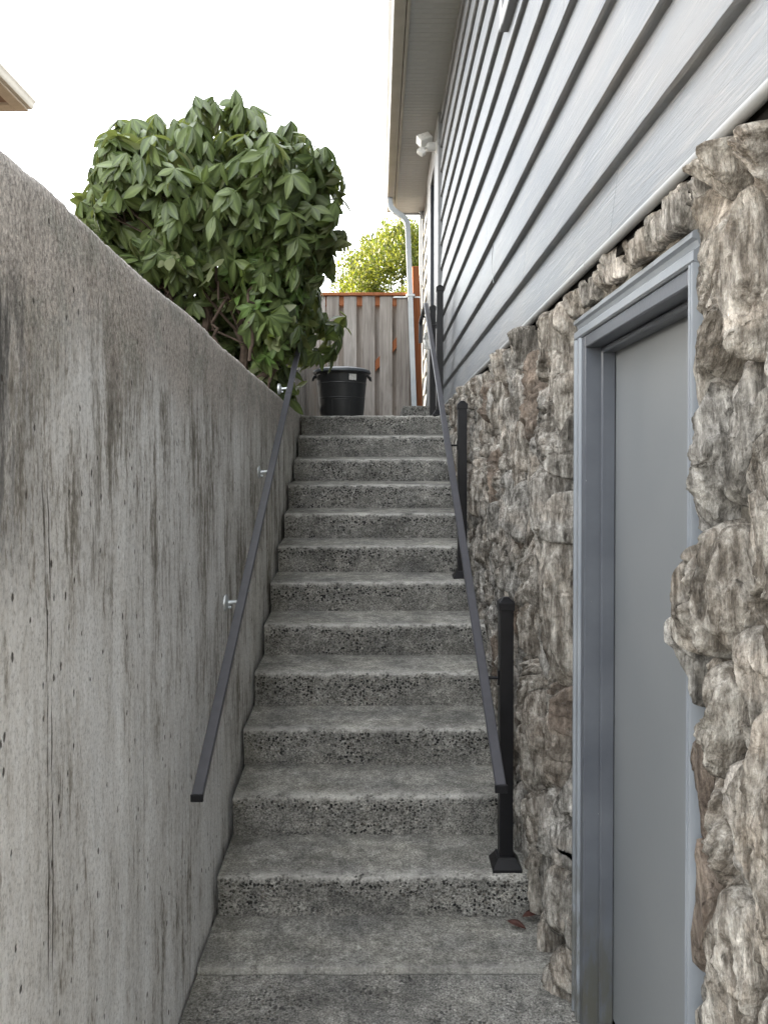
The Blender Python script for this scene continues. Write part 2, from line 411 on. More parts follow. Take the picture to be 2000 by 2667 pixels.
def m_leaf(name, dark, light, under, trans=.25, gloss=.38):
    t = NT(name); g = t.n('ShaderNodeNewGeometry'); r = t.math('FRACT', t.math('ADD', t.rnd(), t.attr('tint')))
    mid = t.attr('mid')
    c = t.mix(r, dark, light)
    c = t.mix(t.math('MULTIPLY', t.noise(t.coord(), 25, 3, .6), .35), c, tuple(k * .6 for k in dark))
    c = t.mix(t.math('MULTIPLY', mid, .3), c, tuple(min(1, k * 2.1) for k in light))
    c = t.mix(g.outputs['Backfacing'], c, under)
    t.fin(c, gloss, spec=.45)
    tr = t.n('ShaderNodeBsdfTranslucent'); t.set(tr.inputs[0], t.mix(1.0, c, (1.5, 1.6, .7), 'MULTIPLY'))
    ms = t.n('ShaderNodeMixShader'); ms.inputs[0].default_value = trans
    t.t.links.new(t.b.outputs[0], ms.inputs[1]); t.t.links.new(tr.outputs[0], ms.inputs[2]); t.t.links.new(ms.outputs[0], t.out.inputs[0])
    return t.m

M = dict(
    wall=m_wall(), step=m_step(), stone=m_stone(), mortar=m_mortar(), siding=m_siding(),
    trim=m_paint('painted_trim', (.22, .232, .243), (.27, .272, .272), .4),
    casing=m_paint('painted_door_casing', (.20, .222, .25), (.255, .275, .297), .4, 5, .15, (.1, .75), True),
    jamb_shaded=m_paint('shaded_door_jamb_paint', (.075, .082, .097), (.11, .119, .135), .38, 4, .12, (.05, .5), True),  # darker copy of the casing paint, recess shade put into the colour
    door=m_paint('painted_flat_door', (.185, .197, .206), (.217, .226, .232), .36, 2.2, .06),
    soffit=m_paint('vinyl_soffit', (.42, .42, .415), (.50, .50, .49), .5, 8),
    gutter=m_paint('painted_gutter', (.36, .335, .29), (.45, .425, .375), .4, 5),
    spout=m_paint('painted_downspout', (.36, .40, .43), (.45, .48, .50), .35, 7),
    roof=m_simple('roof_shingle', (.09, .085, .08), .9, bump=.6),
    black=m_simple('black_powder_coat', (.006, .006, .0075), .36, 0, .3, .2, 30, .12, 400),
    railtop=m_simple('charcoal_powder_coat', (.05, .05, .058), .38, 0, .5, .12, 25, .1, 400),
    zinc=m_simple('galvanised_steel', (.50, .53, .54), .45, .7, .5, .2, 40, .1),
    canp=m_simple('black_bin_plastic', (.022, .023, .024), .42, 0, .5, .25, 6, .1, 60),
    lidp=m_simple('grey_bin_lid_plastic', (.07, .08, .09), .4, 0, .5, .2, 8, .1, 60),
    paper=m_simple('torn_paper', (.72, .71, .68), .7, 0, .3, .18, 40),
    white=m_simple('white_plastic', (.66, .66, .64), .4, 0, .5, .06, 10),
    grey_wood=m_wood('weathered_cedar', [(.3, (.115, .102, .092)), (.48, (.26, .243, .226)), (.7, (.43, .412, .392))]),
    cedar=m_wood('stained_cedar', [(.3, (.17, .06, .027)), (.5, (.28, .108, .05)), (.72, (.36, .155, .078))], knots=False),
    bark=m_simple('rhododendron_bark', (.075, .055, .042), .9, 0, .2, .4, 30, .8, 60),
    soil=m_simple('leaf_mould_soil', (.06, .047, .035), .95, 0, .2, .5, 12, .9, 40),
    dark=m_simple('dark_blue_door_paint', (.03, .035, .045), .35),
    gap_shade=m_simple('black_gap_shade', (.008, .0075, .007), .9, 0, .1),  # near-black colour paints in the shade of the gap under the bead
    glass=m_simple('window_glass', (.05, .06, .07), .06, 0, .6, .1),
    nwall=m_simple('neighbour_brown_panel', (.19, .125, .09), .7, 0, .3, .1),
    ntrim=m_simple('neighbour_tan_trim', (.42, .36, .29), .6, 0, .3, .08),
    leaf=m_leaf('rhododendron_leaf', (.062, .094, .032), (.145, .19, .068), (.17, .19, .10), .3, .42),
    young=m_leaf('young_rhododendron_leaf', (.078, .14, .034), (.13, .205, .056), (.15, .19, .08), .3, .5),
    tree=m_leaf('sunlit_tree_leaf', (.05, .082, .014), (.125, .13, .016), (.13, .14, .03), .42, .5),
    deadleaf=m_simple('dead_leaf', (.06, .022, .016), .55, 0, .4, .4, 60),
)

# ------------------------------------------------------------------ ground, landings
RUN, RISE, Y1, NOSE = .29, .1774, 2.843, .152
WX = -.62                       # face of the concrete retaining wall
LAND = NOSE + 11 * RISE         # 2.103, the upper landing
YT = Y1 + 11 * RUN              # nosing of the top step
WY = .92                        # near end of the retaining wall
gx = [-300, -.80, 300]; gy = [-300, WY + .06, YT + .1, 300]; HI, LO = LAND - .04, -.05
G, GF = [], []
def gq(x0, y0, x1, y1, z):
    b = len(G); G.extend([(x0, y0, z), (x1, y0, z), (x1, y1, z), (x0, y1, z)]); GF.append((b, b + 1, b + 2, b + 3))
gq(-300, -300, 300, gy[1], LO); gq(-.80, gy[1], 300, gy[2], LO); gq(-300, gy[1], -.80, gy[2], HI); gq(-300, gy[2], 300, 300, HI)
def gv(x0, y0, x1, y1):
    b = len(G); G.extend([(x0, y0, LO), (x1, y1, LO), (x1, y1, HI), (x0, y0, HI)]); GF.append((b, b + 1, b + 2, b + 3))
gv(-300, gy[1], -.80, gy[1]); gv(-.80, gy[1], -.80, gy[2]); gv(-.80, gy[2], 300, gy[2])
gm = mesh_np('ground', G, GF, M['soil'])
structure(put('ground', gm))

def slab(name, x0, x1, y0, y1, z, th, amp, seed, nx=90, ny=60, edge_front=False, coarse=0.0):
    xs = np.linspace(x0, x1, nx); ys = np.linspace(y0, y1, ny); X, Y = np.meshgrid(xs, ys, indexing='ij')
    P = np.c_[X.ravel(), Y.ravel(), np.zeros(X.size)]
    Z = z + amp * fbm(P * 6, 4, seed)
    V = np.c_[P[:, :2], Z]
    F = grid_faces(nx, ny)
    # skirt
    loop = list(range(0, nx * ny, ny)) ; loop += list(range((nx - 1) * ny + 1, nx * ny)); loop += list(range((nx - 1) * ny - 1, 0, -ny)); loop += list(range(ny - 2, 0, -1))
    b = len(V); V2 = V[loop].copy(); V2[:, 2] = z - th; V = np.r_[V, V2]; n = len(loop)
    SK = np.array([[loop[i], b + i, b + (i + 1) % n, loop[(i + 1) % n]] for i in range(n)])
    me = mesh_np(name, V, np.r_[F, SK], M['step'], True); me.set_sharp_from_angle(angle=R(45))
    zer = np.zeros(len(V)); fattr(me, 'riser', zer + coarse); fattr(me, 'edge', zer)
    nose = np.clip(.6 - (V[:, 1] - y0) / .05, 0, 1) if edge_front else np.zeros(len(V))
    fattr(me, 'nose', nose)
    return me
structure(put('landing', slab('landing', WX + .012, .66, 2.560, Y1 + .06, -.004, .1, .004, 3, edge_front=True)))
structure(put('pavement', slab('pavement', WX + .012, .66, .80, 2.552, -.024, .1, .004, 4, 90, 120, coarse=.7)))
structure(put('upper_landing', slab('upper_landing', -.80, .60, YT + .22, 9.6, LAND + .004, .3, .003, 5)))
# driveway side behind the camera
structure(put('driveway', slab('driveway', -7, 9, -14, .795, -.018, .1, .006, 9, 60, 60)))

# ------------------------------------------------------------------ the stairs
stairs = tag(empty('staircase', (0, Y1, 0)), 'long flight of worn exposed aggregate concrete steps between the concrete wall and the house', 'stairs')
def step_mesh(i):
    y0 = Y1 + i * RUN; zn = NOSE + i * RISE; zb = i * RISE - max(0, (EYE - i * RISE)) * .009; zback = (i + 1) * RISE - max(0, (EYE - (i + 1) * RISE)) * .009
    last = i == 11
    under = .024
    prof = []   # (y, z, riser, edge, nose)
    for k in np.linspace(0, 1, 14)[:-1]:
        prof.append((y0 + under * (1 - k) ** 1.2, zb - .03 + (zn - .016 - zb + .03) * k, 1, max(0, (k - .62) / .38), 0))
    for a in np.linspace(0, math.pi / 2, 5):
        prof.append((y0 + .012 * (1 - math.sin(math.pi / 2 - a + 0) ) , zn - .014 * (1 - math.sin(a)), 1 - a / (math.pi / 2), 1.0, .4 + .6 * min(1, a)))
    depth = RUN + .05 if not last else .30
    for k in np.linspace(0, 1, 14)[1:]:
        yy = y0 + .012 + (depth - .012) * k
        kk = (yy - y0) / RUN
        zz = zn + (zback - zn) * min(kk, 1.1) if not last else zn + .004 * min(kk, 1)
        prof.append((yy, zz, 0, max(0, 1 - k * 9), max(0, 1 - k * 6)))
    nx = 150; x0, x1 = WX + .02 + .004 * math.sin(i * 2.1), .665
    xs = np.linspace(x0, x1, nx); pr = np.array(prof); npf = len(pr)
    X = np.repeat(xs, npf); PY = np.tile(pr[:, 0], nx); PZ = np.tile(pr[:, 1], nx); ED = np.tile(pr[:, 3], nx); RI = np.tile(pr[:, 2], nx); NO = np.tile(pr[:, 4], nx)
    P = np.c_[X, PY, PZ]
    n1 = fbm(P * 5 + i * 7, 4, 21); n2 = fbm(P * 38 + i * 3, 4, 31, .6); n3 = fbm(np.c_[X * 7, PY * 0 + i * 9., PZ * 0], 4, 41)
    chip = np.maximum(0, fbm(np.c_[X * 20, PY * 8, PZ * 8 + i * 5], 3, 51) - .22) * 2
    PY = PY + RI * (n1 * .006 + n2 * .003) + ED * (chip * .012 + n3 * .004)
    PZ = PZ + (1 - RI) * (n1 * .004 + n2 * .0015) + ED * (n3 * .005 + n2 * .002 - chip * .010)
    V = np.c_[X, PY - Y1, PZ]
    F = grid_faces(nx, npf)
    me = mesh_np('step', V, F, M['step'], True)
    fattr(me, 'riser', RI); fattr(me, 'edge', ED); fattr(me, 'nose', NO)
    return me
for i in range(12): put('step', step_mesh(i), stairs)
# upper small step to the house door
t_ = tag(empty('door_step', (.40, 7.0, LAND)), 'low aggregate concrete step on the upper landing in front of the side door', 'step')
def small_step():
    mb = MB(); mb.box((-.176, 0, 0), (.165, 2.1, .157), .008, 2)
    bmesh.ops.subdivide_edges(mb.bm, edges=[e for e in mb.bm.edges if e.calc_length() > .1], cuts=8, use_grid_fill=True)
    o = mb.build('tread_block', M['step'], t_)
    n = len(o.data.vertices); fattr(o.data, 'riser', [1 - min(1, max(0, v.normal.z)) for v in o.data.vertices]); fattr(o.data, 'edge', [.5] * n); fattr(o.data, 'nose', [0] * n)
small_step()

# ------------------------------------------------------------------ retaining wall
def retaining_wall():
    ys = np.linspace(WY, 6.14, 520)
    prof = []
    top = lambda y: 2.212 - .0185 * np.clip(y - 1.26, -5, 6)
    cs = [(0, 0.0)] + [(0, k) for k in np.linspace(.02, .93, 60)] + [(0, .965), (0, .985), (.003, .993), (.010, .998), (.022, 1.0), (.06, 1.0), (.11, 1.0), (.17, 1.0), (.19, .99), (.19, .5), (.19, 0)]
    cs = np.array(cs); nc = len(cs)
    Yg = np.repeat(ys, nc); dx = np.tile(cs[:, 0], len(ys)); k = np.tile(cs[:, 1], len(ys))
    T = top(Yg); Z = -.06 + k * (T + .06); X = WX - dx
    P = np.c_[X, Yg, Z]
    em = np.clip((k - .96) / .035, 0, 1)
    n1 = fbm(P * np.array([3, 3, 3]), 4, 61); n2 = fbm(P * 26, 4, 62, .6); n3 = fbm(P * np.array([1, 9, .8]), 4, 63)
    X = X + (dx == 0) * (n1 * .005 + n3 * .0025 + n2 * .0015) - em * (np.maximum(0, n2) * .008)
    Z = Z + em * (n2 * .010 + fbm(np.c_[Yg * 4, Yg * 0, Yg * 0], 4, 64) * .010)
    faces = [tuple(f) for f in grid_faces(len(ys), nc).tolist()] + [tuple(range(nc)), tuple(range((len(ys) - 1) * nc, len(ys) * nc))[::-1]]
    me = mesh_np('retaining_wall', np.c_[X, Yg, Z], faces, M['wall'], True); me.set_sharp_from_angle(angle=R(60))
    o = put('retaining_wall', me)
    tag(o, 'tall stained grey concrete retaining wall with vertical weather streaks left of the stairs', 'wall')
retaining_wall()

# ------------------------------------------------------------------ the house
SX = .57                        # front of the lap siding
HB, HE = -.35, 9.95             # house extent along the stairs
house = tag(empty('house', (.6, 4.0, 0)), 'house with pale grey lap siding above a rough stone veneer wall right of the stairs', 'house')
def hpart(mb, name, mat, **kw):
    o = mb.build(name, mat, None, **kw); o.parent = house; o.matrix_parent_inverse = Matrix.Translation((-.6, -4, 0)); return o
def hput(name, me, parent=house):
    o = put(name, me); o.parent = parent
    if parent is house: o.matrix_parent_inverse = Matrix.Translation((-.6, -4, 0))
    return o
Z0 = EYE + .561
zc = [Z0, EYE + .745, EYE + .945, EYE + 1.168, EYE + 1.394, EYE + 1.616, EYE + 1.85]
while zc[-1] < EYE + 3.25: zc.append(zc[-1] + .225)
SOF = EYE + 3.32
hpart(MB().box((.76, HB, -.05), (8.5, HE - .02, SOF + .02)).box((.604, HB, Z0 - .02), (.759, HB + .02, SOF + .01)).box((.604, HE - .04, LAND - .1), (.759, HE - .02, SOF + .01)), 'core_wall', M['mortar'])

def siding_board(y0, y1, zb, zt, first=False):
    n = max(4, int((y1 - y0) / .06)); ys = np.linspace(y0, y1, n)
    zt = min(zt + .02, SOF)
    prof = np.array([(SX + .028, zb + .000), (SX + .010, zb + .002), (SX + .003, zb + .008), (SX, zb + .0105), (SX - .0002, zb + .013)] + [(SX + .023 * k, zb + .013 + (zt - zb - .013) * k) for k in (.15, .4, .7, 1)] + [(SX + .034, zt)])
    m = len(prof)
    X = np.tile(prof[:, 0], n); Z = np.tile(prof[:, 1], n); Yv = np.repeat(ys, m)
    wob = fbm(np.c_[Yv * 1.3, Yv * 0 + zb * 9, Yv * 0], 3, 71); w2 = fbm(np.c_[Yv * 9, Z * 3 + zb * 5, Yv * 0], 3, 72)
    X = X + wob * .0022; Z = Z + (Z < zb + .05) * (wob * .0016 + w2 * .0006)
    V = np.c_[X, Yv, Z]
    F = grid_faces(n, m)
    caps = [list(range(m))[::-1], list(range((n - 1) * m, n * m))]
    faces = [tuple(f) for f in F.tolist()] + [tuple(c) for c in caps]
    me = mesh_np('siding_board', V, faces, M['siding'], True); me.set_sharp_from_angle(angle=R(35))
    return me
DOOR_A, DOOR_B = 7.12, 8.68     # upper side door with its casings
for k in range(len(zc)):
    zb = zc[k]; zt = zc[k + 1] if k + 1 < len(zc) else SOF
    if zb > SOF - .03: continue
    segs = []
    st = [1.9, 3.05, .75, 4.1, 2.4, 1.2, 3.6, .2, 2.9, 4.4, 1.5, 3.3, .9, 2.2][k % 14]
    joints = [st + 3.66 * q for q in range(-2, 3)]
    edges = [HB] + [j for j in joints if HB + .3 < j < DOOR_A - .25] + [DOOR_A - .003]
    for a, b in zip(edges[:-1], edges[1:]): segs.append((a + .0012, b - .0012))
    segs.append((DOOR_B + .003, HE - .10))
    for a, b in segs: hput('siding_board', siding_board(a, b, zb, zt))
# rounded bead along the bottom course
for a, b in ((HB, 2.108), (2.112, DOOR_A)):
    hpart(MB().tube([(SX + .006, y, Z0 + .004 + .0015 * math.sin(y * 3)) for y in np.linspace(a, b, 30)], .0125, 12), 'bead_trim', M['trim'], smooth=True)
hpart(MB().box((SX + .022, HB, Z0 - .03), (.70, DOOR_A, Z0 + .02)), 'sill_plate', M['gap_shade'])
hpart(MB().box((SX - .012, HE - .10, LAND), (SX + .10, HE, SOF), .004), 'corner_board', M['trim'])
hpart(MB().box((SX + .03, DOOR_A, LAND - .1), (.70, HE - .01, Z0 + .03)), 'foundation', M['mortar'])
# conduit on the far corner
mb = MB().tube([(SX - .03, HE - .13, LAND + .02), (SX - .03, HE - .13, SOF - .02)], .016, 10)
for z in (LAND + .35, LAND + 1.35, LAND + 1.9): mb.tube([(SX - .03, HE - .13, z), (SX - .03, HE - .13, z + .035)], .021, 10)
hpart(mb, 'conduit_pipe', M['spout'], smooth=True)
# side door up on the landing
sdoor = hpart(MB().box((SX + .015, 7.57, LAND), (SX + .05, 8.16, LAND + 2.4)), 'side_door', M['dark'])
hpart(MB().box((SX - .02, DOOR_A, LAND - .02), (SX + .06, 7.585, SOF - .30), .004), 'side_door_casing', M['trim'])
hpart(MB().box((SX - .02, 8.155, LAND - .02), (SX + .06, DOOR_B, SOF - .30), .004), 'side_door_casing', M['trim'])
hpart(MB().box((SX - .02, DOOR_A, SOF - .298), (SX + .06, DOOR_B, SOF - .01), .004), 'side_door_header', M['trim'])
hpart(MB().box((SX - .018, 8.140, LAND), (SX + .03, 8.152, SOF - .31)), 'side_door_jamb', M['dark'])
# eaves: soffit boards, fascia, gutter, roof
sb = MB()
sb.prism([(0.0, 0.0), (.004, -.004), (.056, -.004), (.060, 0.0), (.064, -.004), (.116, -.004), (.119, 0.0), (.119, .01), (0.0, .01)], 'x', 0, .36)
so = sb.build('soffit_board', M['soffit']); sm = so.data; bpy.data.objects.remove(so)
yy = 4.6
while yy < HE - .02:
    o = put('soffit_board', sm); o.parent = house; o.matrix_parent_inverse = Matrix.Translation((-.6, -4, 0)); o.location = (.235, yy, SOF); yy += .1195
hpart(MB().box((.235, HB, SOF + .0005), (.60, 4.597, SOF + .012)), 'soffit_panel', M['soffit'])
hpart(MB().box((.575, 4.6, SOF - .03), (.60, DOOR_A, SOF - .006), .003), 'frieze_strip', M['trim'])
hpart(MB().box((.205, HB, SOF - .022), (.233, HE, SOF + .16), .003), 'fascia_board', M['gutter'])
kprof = [(.198, .135), (.198, .0), (.125, .0), (.112, .006), (.105, .03), (.095, .052), (.078, .066), (.070, .085), (.070, .128), (.078, .135), (.078, .129), (.0745, .127), (.0745, .09), (.083, .07), (.10, .055), (.11, .03), (.117, .01), (.127, .0045), (.1935, .0045), (.1935, .135)]
gut = hpart(MB().prism([(x, SOF - .02 + z) for x, z in kprof], 'y', HB, HE - .1), 'gutter', M['gutter'], angle=35)
MB().prism([(x, SOF - .021 + z) for x, z in kprof[:10]], 'y', HE - .099, HE - .095).build('gutter_end_cap', M['gutter'], gut).matrix_parent_inverse = Matrix.Identity(4)
rf = MB().prism([(.10, SOF + .155), (.10, SOF + .185), (4.6, SOF + 2.0), (9.1, SOF + .185), (9.1, SOF + .155), (4.6, SOF + 1.9)], 'y', HB - .3, HE + .06)
roof = hpart(rf, 'roof', M['roof'])
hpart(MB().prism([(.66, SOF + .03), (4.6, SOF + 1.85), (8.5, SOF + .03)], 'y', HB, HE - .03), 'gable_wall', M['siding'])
hpart(MB().box((.235, HE - .03, SOF - .02), (.66, HE + .01, SOF + .12), .003), 'barge_board', M['trim'])
# downspout
dsp = [(.145, 9.34, SOF - .012), (.145, 9.34, SOF - .08), (.155, 9.34, SOF - .13), (.20, 9.34, SOF - .18), (.31, 9.34, SOF - .255), (.345, 9.34, SOF - .30), (.358, 9.34, SOF - .37), (.385, 9.335, LAND + 1.8), (.40, 9.33, LAND + 1.3), (.44, 9.32, LAND + .17)]
mb = MB(); r_, q_ = .036, .03
mb.sweep(dsp, [(-r_, -q_), (r_, -q_), (r_, q_), (-r_, q_)], right=(0, 1, 0))
ds = hpart(mb, 'downspout', M['spout'])
MB().box((-.05, -.045, -.014), (.05, .045, .014), .004).build('strap', M['zinc'], None, loc=(.392, 9.335, EYE + 2.12)).parent = ds
MB().box((-.21, .045, -.010), (.12, .055, .010), .002).build('strap', M['zinc'], None, loc=(.392, 9.335, EYE + 2.115)).parent = ds
# upstairs window
win = hpart(MB().box((SX - .028, 3.40, EYE + 1.965), (SX + .05, 3.47, EYE + 3.0), .004), 'window_casing', M['trim'])
wi2 = hpart(MB().box((SX - .028, 2.2, EYE + 1.955), (SX + .05, 3.398, EYE + 2.03), .004), 'window_sill', M['trim'])
hpart(MB().box((SX - .028, 2.2, EYE + 2.93), (SX + .05, 3.398, EYE + 3.0), .004), 'window_casing', M['trim'])
hpart(MB().box((SX - .028, 2.13, EYE + 1.955), (SX + .05, 2.198, EYE + 3.0), .004), 'window_casing', M['trim'])
hpart(MB().box((SX - .004, 2.2, EYE + 2.032), (SX + .01, 3.398, EYE + 2.928)), 'window_pane', M['glass'])
# thin cable stapled to the siding
hpart(MB().tube([(SX - .004, 3.78 + .06 * math.sin(k * 3), EYE + .92 + .20 * k) for k in np.linspace(0, 1, 12)], .0016, 6), 'cable', M['zinc'])

# basement door
DX = .61
DL, DR, DT = 2.39, 1.488, EYE + .465
dr = hpart(MB().box((.705, DR + .03, .02), (.745, DL - .10, DT - .07), .002), 'door', M['door'])
def casing_prof(x): return [(x + .05, 0), (x, 0), (x - .004, .004), (x - .004, .014), (x + .006, .018), (x + .010, .030), (x + .004, .036), (x - .002, .040), (x - .002, .058), (x + .004, .062), (x + .05, .062)]
cp = casing_prof(DX)
hpart(MB().prism([(x, DL - a) for x, a in cp], 'z', -.02, DT - .0625), 'door_casing', M['casing'], angle=25)
hpart(MB().prism([(x, DR + a * .42) for x, a in cp], 'z', -.02, DT - .0625), 'door_casing', M['casing'], angle=25)
hpart(MB().prism([(x, DT + .0005 - a) for x, a in cp], 'y', DR, DL), 'door_head_casing', M['casing'], angle=25)
jm = M['jamb_shaded']
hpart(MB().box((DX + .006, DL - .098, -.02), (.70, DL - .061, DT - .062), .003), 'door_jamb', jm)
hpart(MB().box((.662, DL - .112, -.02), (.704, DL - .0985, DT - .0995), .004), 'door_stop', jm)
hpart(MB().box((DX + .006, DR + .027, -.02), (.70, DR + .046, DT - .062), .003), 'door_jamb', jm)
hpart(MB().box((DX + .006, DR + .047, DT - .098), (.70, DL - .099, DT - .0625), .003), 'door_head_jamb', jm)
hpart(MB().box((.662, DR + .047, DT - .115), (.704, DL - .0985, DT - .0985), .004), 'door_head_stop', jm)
hpart(MB().box((.672, DR + .05, -.03), (.74, DL - .115, .012), .004), 'door_threshold', M['zinc'])

# --- stone veneer
sw = hpart(MB().box((.650, HB, -.05), (.69, DR - .002, Z0 - .022)).box((.616, DR - .002, DT + .001), (.665, DL + .002, Z0 - .032)).box((.638, DL + .022, -.05), (.665, DOOR_A, Z0 - .032)).box((.613, DL + .0015, -.05), (.665, DL + .0215, DT - .002)), 'stone_wall', M['mortar'])
AN = 3.2
def clip(poly, n, d):
    """keep points with n.p <= d"""
    out = []
    for i in range(len(poly)):
        a, b = poly[i], poly[(i + 1) % len(poly)]
        da, db = n @ a - d, n @ b - d
        if da <= 0: out.append(a)
        if da * db < 0: out.append(a + (b - a) * (da / (da - db)))
    return out
def stone_layout():
    rng = np.random.default_rng(5); pts = []
    ylo, yhi, zlo, zhi = -.6, 7.0, -.25, Z0 + .02
    for t in range(30000):
        y = rng.uniform(ylo, yhi); z = rng.uniform(zlo, zhi)
        if DR + .02 < y < DL - .02 and z < DT + .05: continue
        base = .60 + (y - Y1) / RUN * RISE if y > Y1 else -.3
        if z < NOSE + (y - Y1) / RUN * RISE - .42: continue
        rad = rng.choice([.05, .075, .115], p=[.36, .36, .28]) * (1.0 if y > DR else 1.0)
        q = np.array([y, z / AN])
        if all(np.hypot(*(q - p[:2])) > .5 * (rad + p[2]) * 1.15 for p in pts): pts.append((q[0], q[1], rad))
        if len(pts) > 560: break
    return np.array(pts)
SP = stone_layout()
def stone(i):
    c = SP[i, :2]; poly = [np.array(v) for v in ((c[0] - .5, c[1] - .5), (c[0] + .5, c[1] - .5), (c[0] + .5, c[1] + .5), (c[0] - .5, c[1] + .5))]
    d = SP[:, :2] - c; L = np.hypot(d[:, 0], d[:, 1])
    for j in np.argsort(L)[1:30]:
        if L[j] > .9: break
        n = d[j] / L[j]; wgt = SP[i, 2] / (SP[i, 2] + SP[j, 2])
        poly = clip(poly, n, n @ c + L[j] * wgt)
    if len(poly) < 3: return None
    def C(n, dd):
        nonlocal poly
        if len(poly) >= 3: poly = clip(poly, np.array(n, float), dd)
    if c[0] >= DL - .02: C((-1, 0), -(DL + .004))
    elif c[0] <= DR + .02: C((1, 0), DR - .004)
    else: C((0, -1), -(DT + .003) / AN)
    C((0, 1), (Z0 - .012) / AN)
    if len(poly) < 3: return None
    P = np.array(poly); P[:, 1] *= AN
    cen = P.mean(0); ext = P - cen
    if np.ptp(P[:, 0]) < .03 or np.ptp(P[:, 1]) < .03: return None
    near = cen[0] < DR
    N, Mr = (144, 46) if near or cen[0] < 3.4 else ((96, 32) if cen[0] < 4.6 else (64, 22))
    th = np.linspace(0, 2 * np.pi, N, endpoint=False); dirs = np.c_[np.cos(th), np.sin(th)]
    R_ = np.full(N, 9.0)
    for k in range(len(P)):
        a, b = P[k], P[(k + 1) % len(P)]; e = b - a; nn = np.array([e[1], -e[0]]); nn /= np.linalg.norm(nn) + 1e-9
        if nn @ (a - cen) < 0: nn = -nn
        dist = nn @ (a - cen); den = dirs @ nn
        ok = den > 1e-4; R_[ok] = np.minimum(R_[ok], dist / den[ok])
    ker = np.array([1, 3, 5, 6, 5, 3, 1.]) ; ker /= ker.sum()
    Rs = sum(kv * np.roll(R_, s) for kv, s in zip(ker, range(-3, 4))); Rs = np.minimum(Rs, R_ * 1.06) * (.97 + .03 * np.cos(th)) * (.95 if near else .97)
    rs = np.linspace(0, 1, Mr) ** .8; rs = rs / rs[-1]
    T, Rr = np.meshgrid(np.arange(N), rs, indexing='ij')
    U = dirs[T, 0] * Rs[T] * Rr; Wv = dirs[T, 1] * Rs[T] * Rr
    U, Wv, rr = U.ravel(), Wv.ravel(), Rr.ravel()
    rg = np.random.default_rng(100 + i)
    big = max(np.ptp(P[:, 0]), np.ptp(P[:, 1]) / 1.6)
    ang = rg.normal(0, .16) if rg.random() < .78 else rg.uniform(-.9, .9)
    strip = DR < cen[0] < DL
    ca, sa = math.cos(ang), math.sin(ang)
    gu, gv = U * ca + Wv * sa, -U * sa + Wv * ca          # gv runs along the grain
    glob = np.c_[U + cen[0], Wv + cen[1], np.full(len(U), 0.0)]
    o = rg.uniform(0, 50, 3)
    depth = rg.uniform(.030, .075) + .03 * min(big, .35)
    prof = np.clip(1 - rr ** rg.uniform(5, 11), 0, 1) ** rg.uniform(.4, .6)
    wu = fbm(np.c_[gu * 6, gv * 3.5, 0 * gu] + o, 3, 81)
    gw = gu + .022 * wu + .25 * rg.normal(0, .5) * gv * gv
    lump = fbm(np.c_[gu * 9, gv * 4, 0 * gu] + o, 4, 82)
    strand = ridged(np.c_[gw * 22, gv * 1.8, wu * .7] + o, 3, 83)
    strand2 = ridged(np.c_[gw * 58, gv * 7, wu * 1.5] + o, 3, 84)
    knob = fbm(np.c_[gu * 46, gv * 32, 0 * gu] + o, 4, 85, .62)
    spl = fbm(np.c_[gw * 16, gv * 3.2, 0 * gu + 30] + o, 3, 89)          # splintered terraces
    spl = (np.floor(spl * 6) + np.clip((spl * 6 - np.floor(spl * 6)) * 8, 0, 1)) / 6
    pit = np.clip((fbm(np.c_[gw * 19, gv * 7, 0 * gu + 3] + o, 4, 86) - .16) * 5.0, 0, 1)
    rough = rg.uniform(.6, 1.5); tilt = rg.uniform(-.22, .22) * gu + rg.uniform(-.12, .12) * gv
    h = depth * (1 + .42 * lump) + rough * (.022 * strand + .010 * strand2 + .008 * knob + .040 * spl) - .075 * pit * rg.uniform(.5, 1.2) + tilt
    topz = np.clip((Wv + cen[1] - (Z0 - .13)) / .11, 0, 1)
    if near: h = h * .80
    elif not strip: h = h + rg.uniform(-.020, .030)
    h = h + (.062 if near else .028) * topz
    if near and 1.30 < cen[1] < 1.62 and cen[0] > 1.3: h = h + .02
    if strip: h = h * .45
    h = prof * np.maximum(h, .006)
    poke = near and 1.30 < cen[1] < 1.62 and cen[0] > 1.3
    if near and not poke:
        lim = .048 + .006 * fbm(glob * 25, 2, 93)
        edgew = np.clip((U + cen[0] - (DR - .085)) / .05, 0, 1) * (Wv + cen[1] < DT)
        h = np.where(edgew > 0, np.minimum(h, lim * edgew + (1 - edgew) * np.maximum(h, lim)), h)
    # overhangs: points slide sideways with height
    sl = fbm(np.c_[gu * 11, gv * 7, 0 * gu + 7] + o, 3, 87)
    sl2 = fbm(np.c_[gu * 11, gv * 7, 0 * gu + 17] + o, 3, 88)
    warpY = .022 * fbm(glob * 11, 4, 91); warpZ = .026 * fbm(glob * 9 + 5, 4, 92)
    du = U + (sl * .030) * prof + warpY; dv = Wv + (sl2 * .026) * prof + warpZ
    if near:
        if not (1.30 < cen[1] < 1.62): du = np.minimum(du, DR - .004 - cen[0])
    elif cen[0] > DL: du = np.maximum(du, DL + .003 - cen[0])
    dv = np.minimum(dv, Z0 - .006 - cen[1] + .0 * du)
    X = -h - .0 + .004 * (rr > .99)
    # local frame: z along the grain
    ly = du * ca + dv * sa; lz = -du * sa + dv * ca
    V = np.c_[X, ly, lz]
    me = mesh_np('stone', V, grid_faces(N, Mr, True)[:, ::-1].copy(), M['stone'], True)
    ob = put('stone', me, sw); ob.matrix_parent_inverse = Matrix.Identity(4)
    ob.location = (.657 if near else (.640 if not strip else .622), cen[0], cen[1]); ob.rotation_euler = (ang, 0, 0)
    return ob
NST = 0
for i in range(len(SP)):
    if stone(i): NST += 1
print('stones', NST)
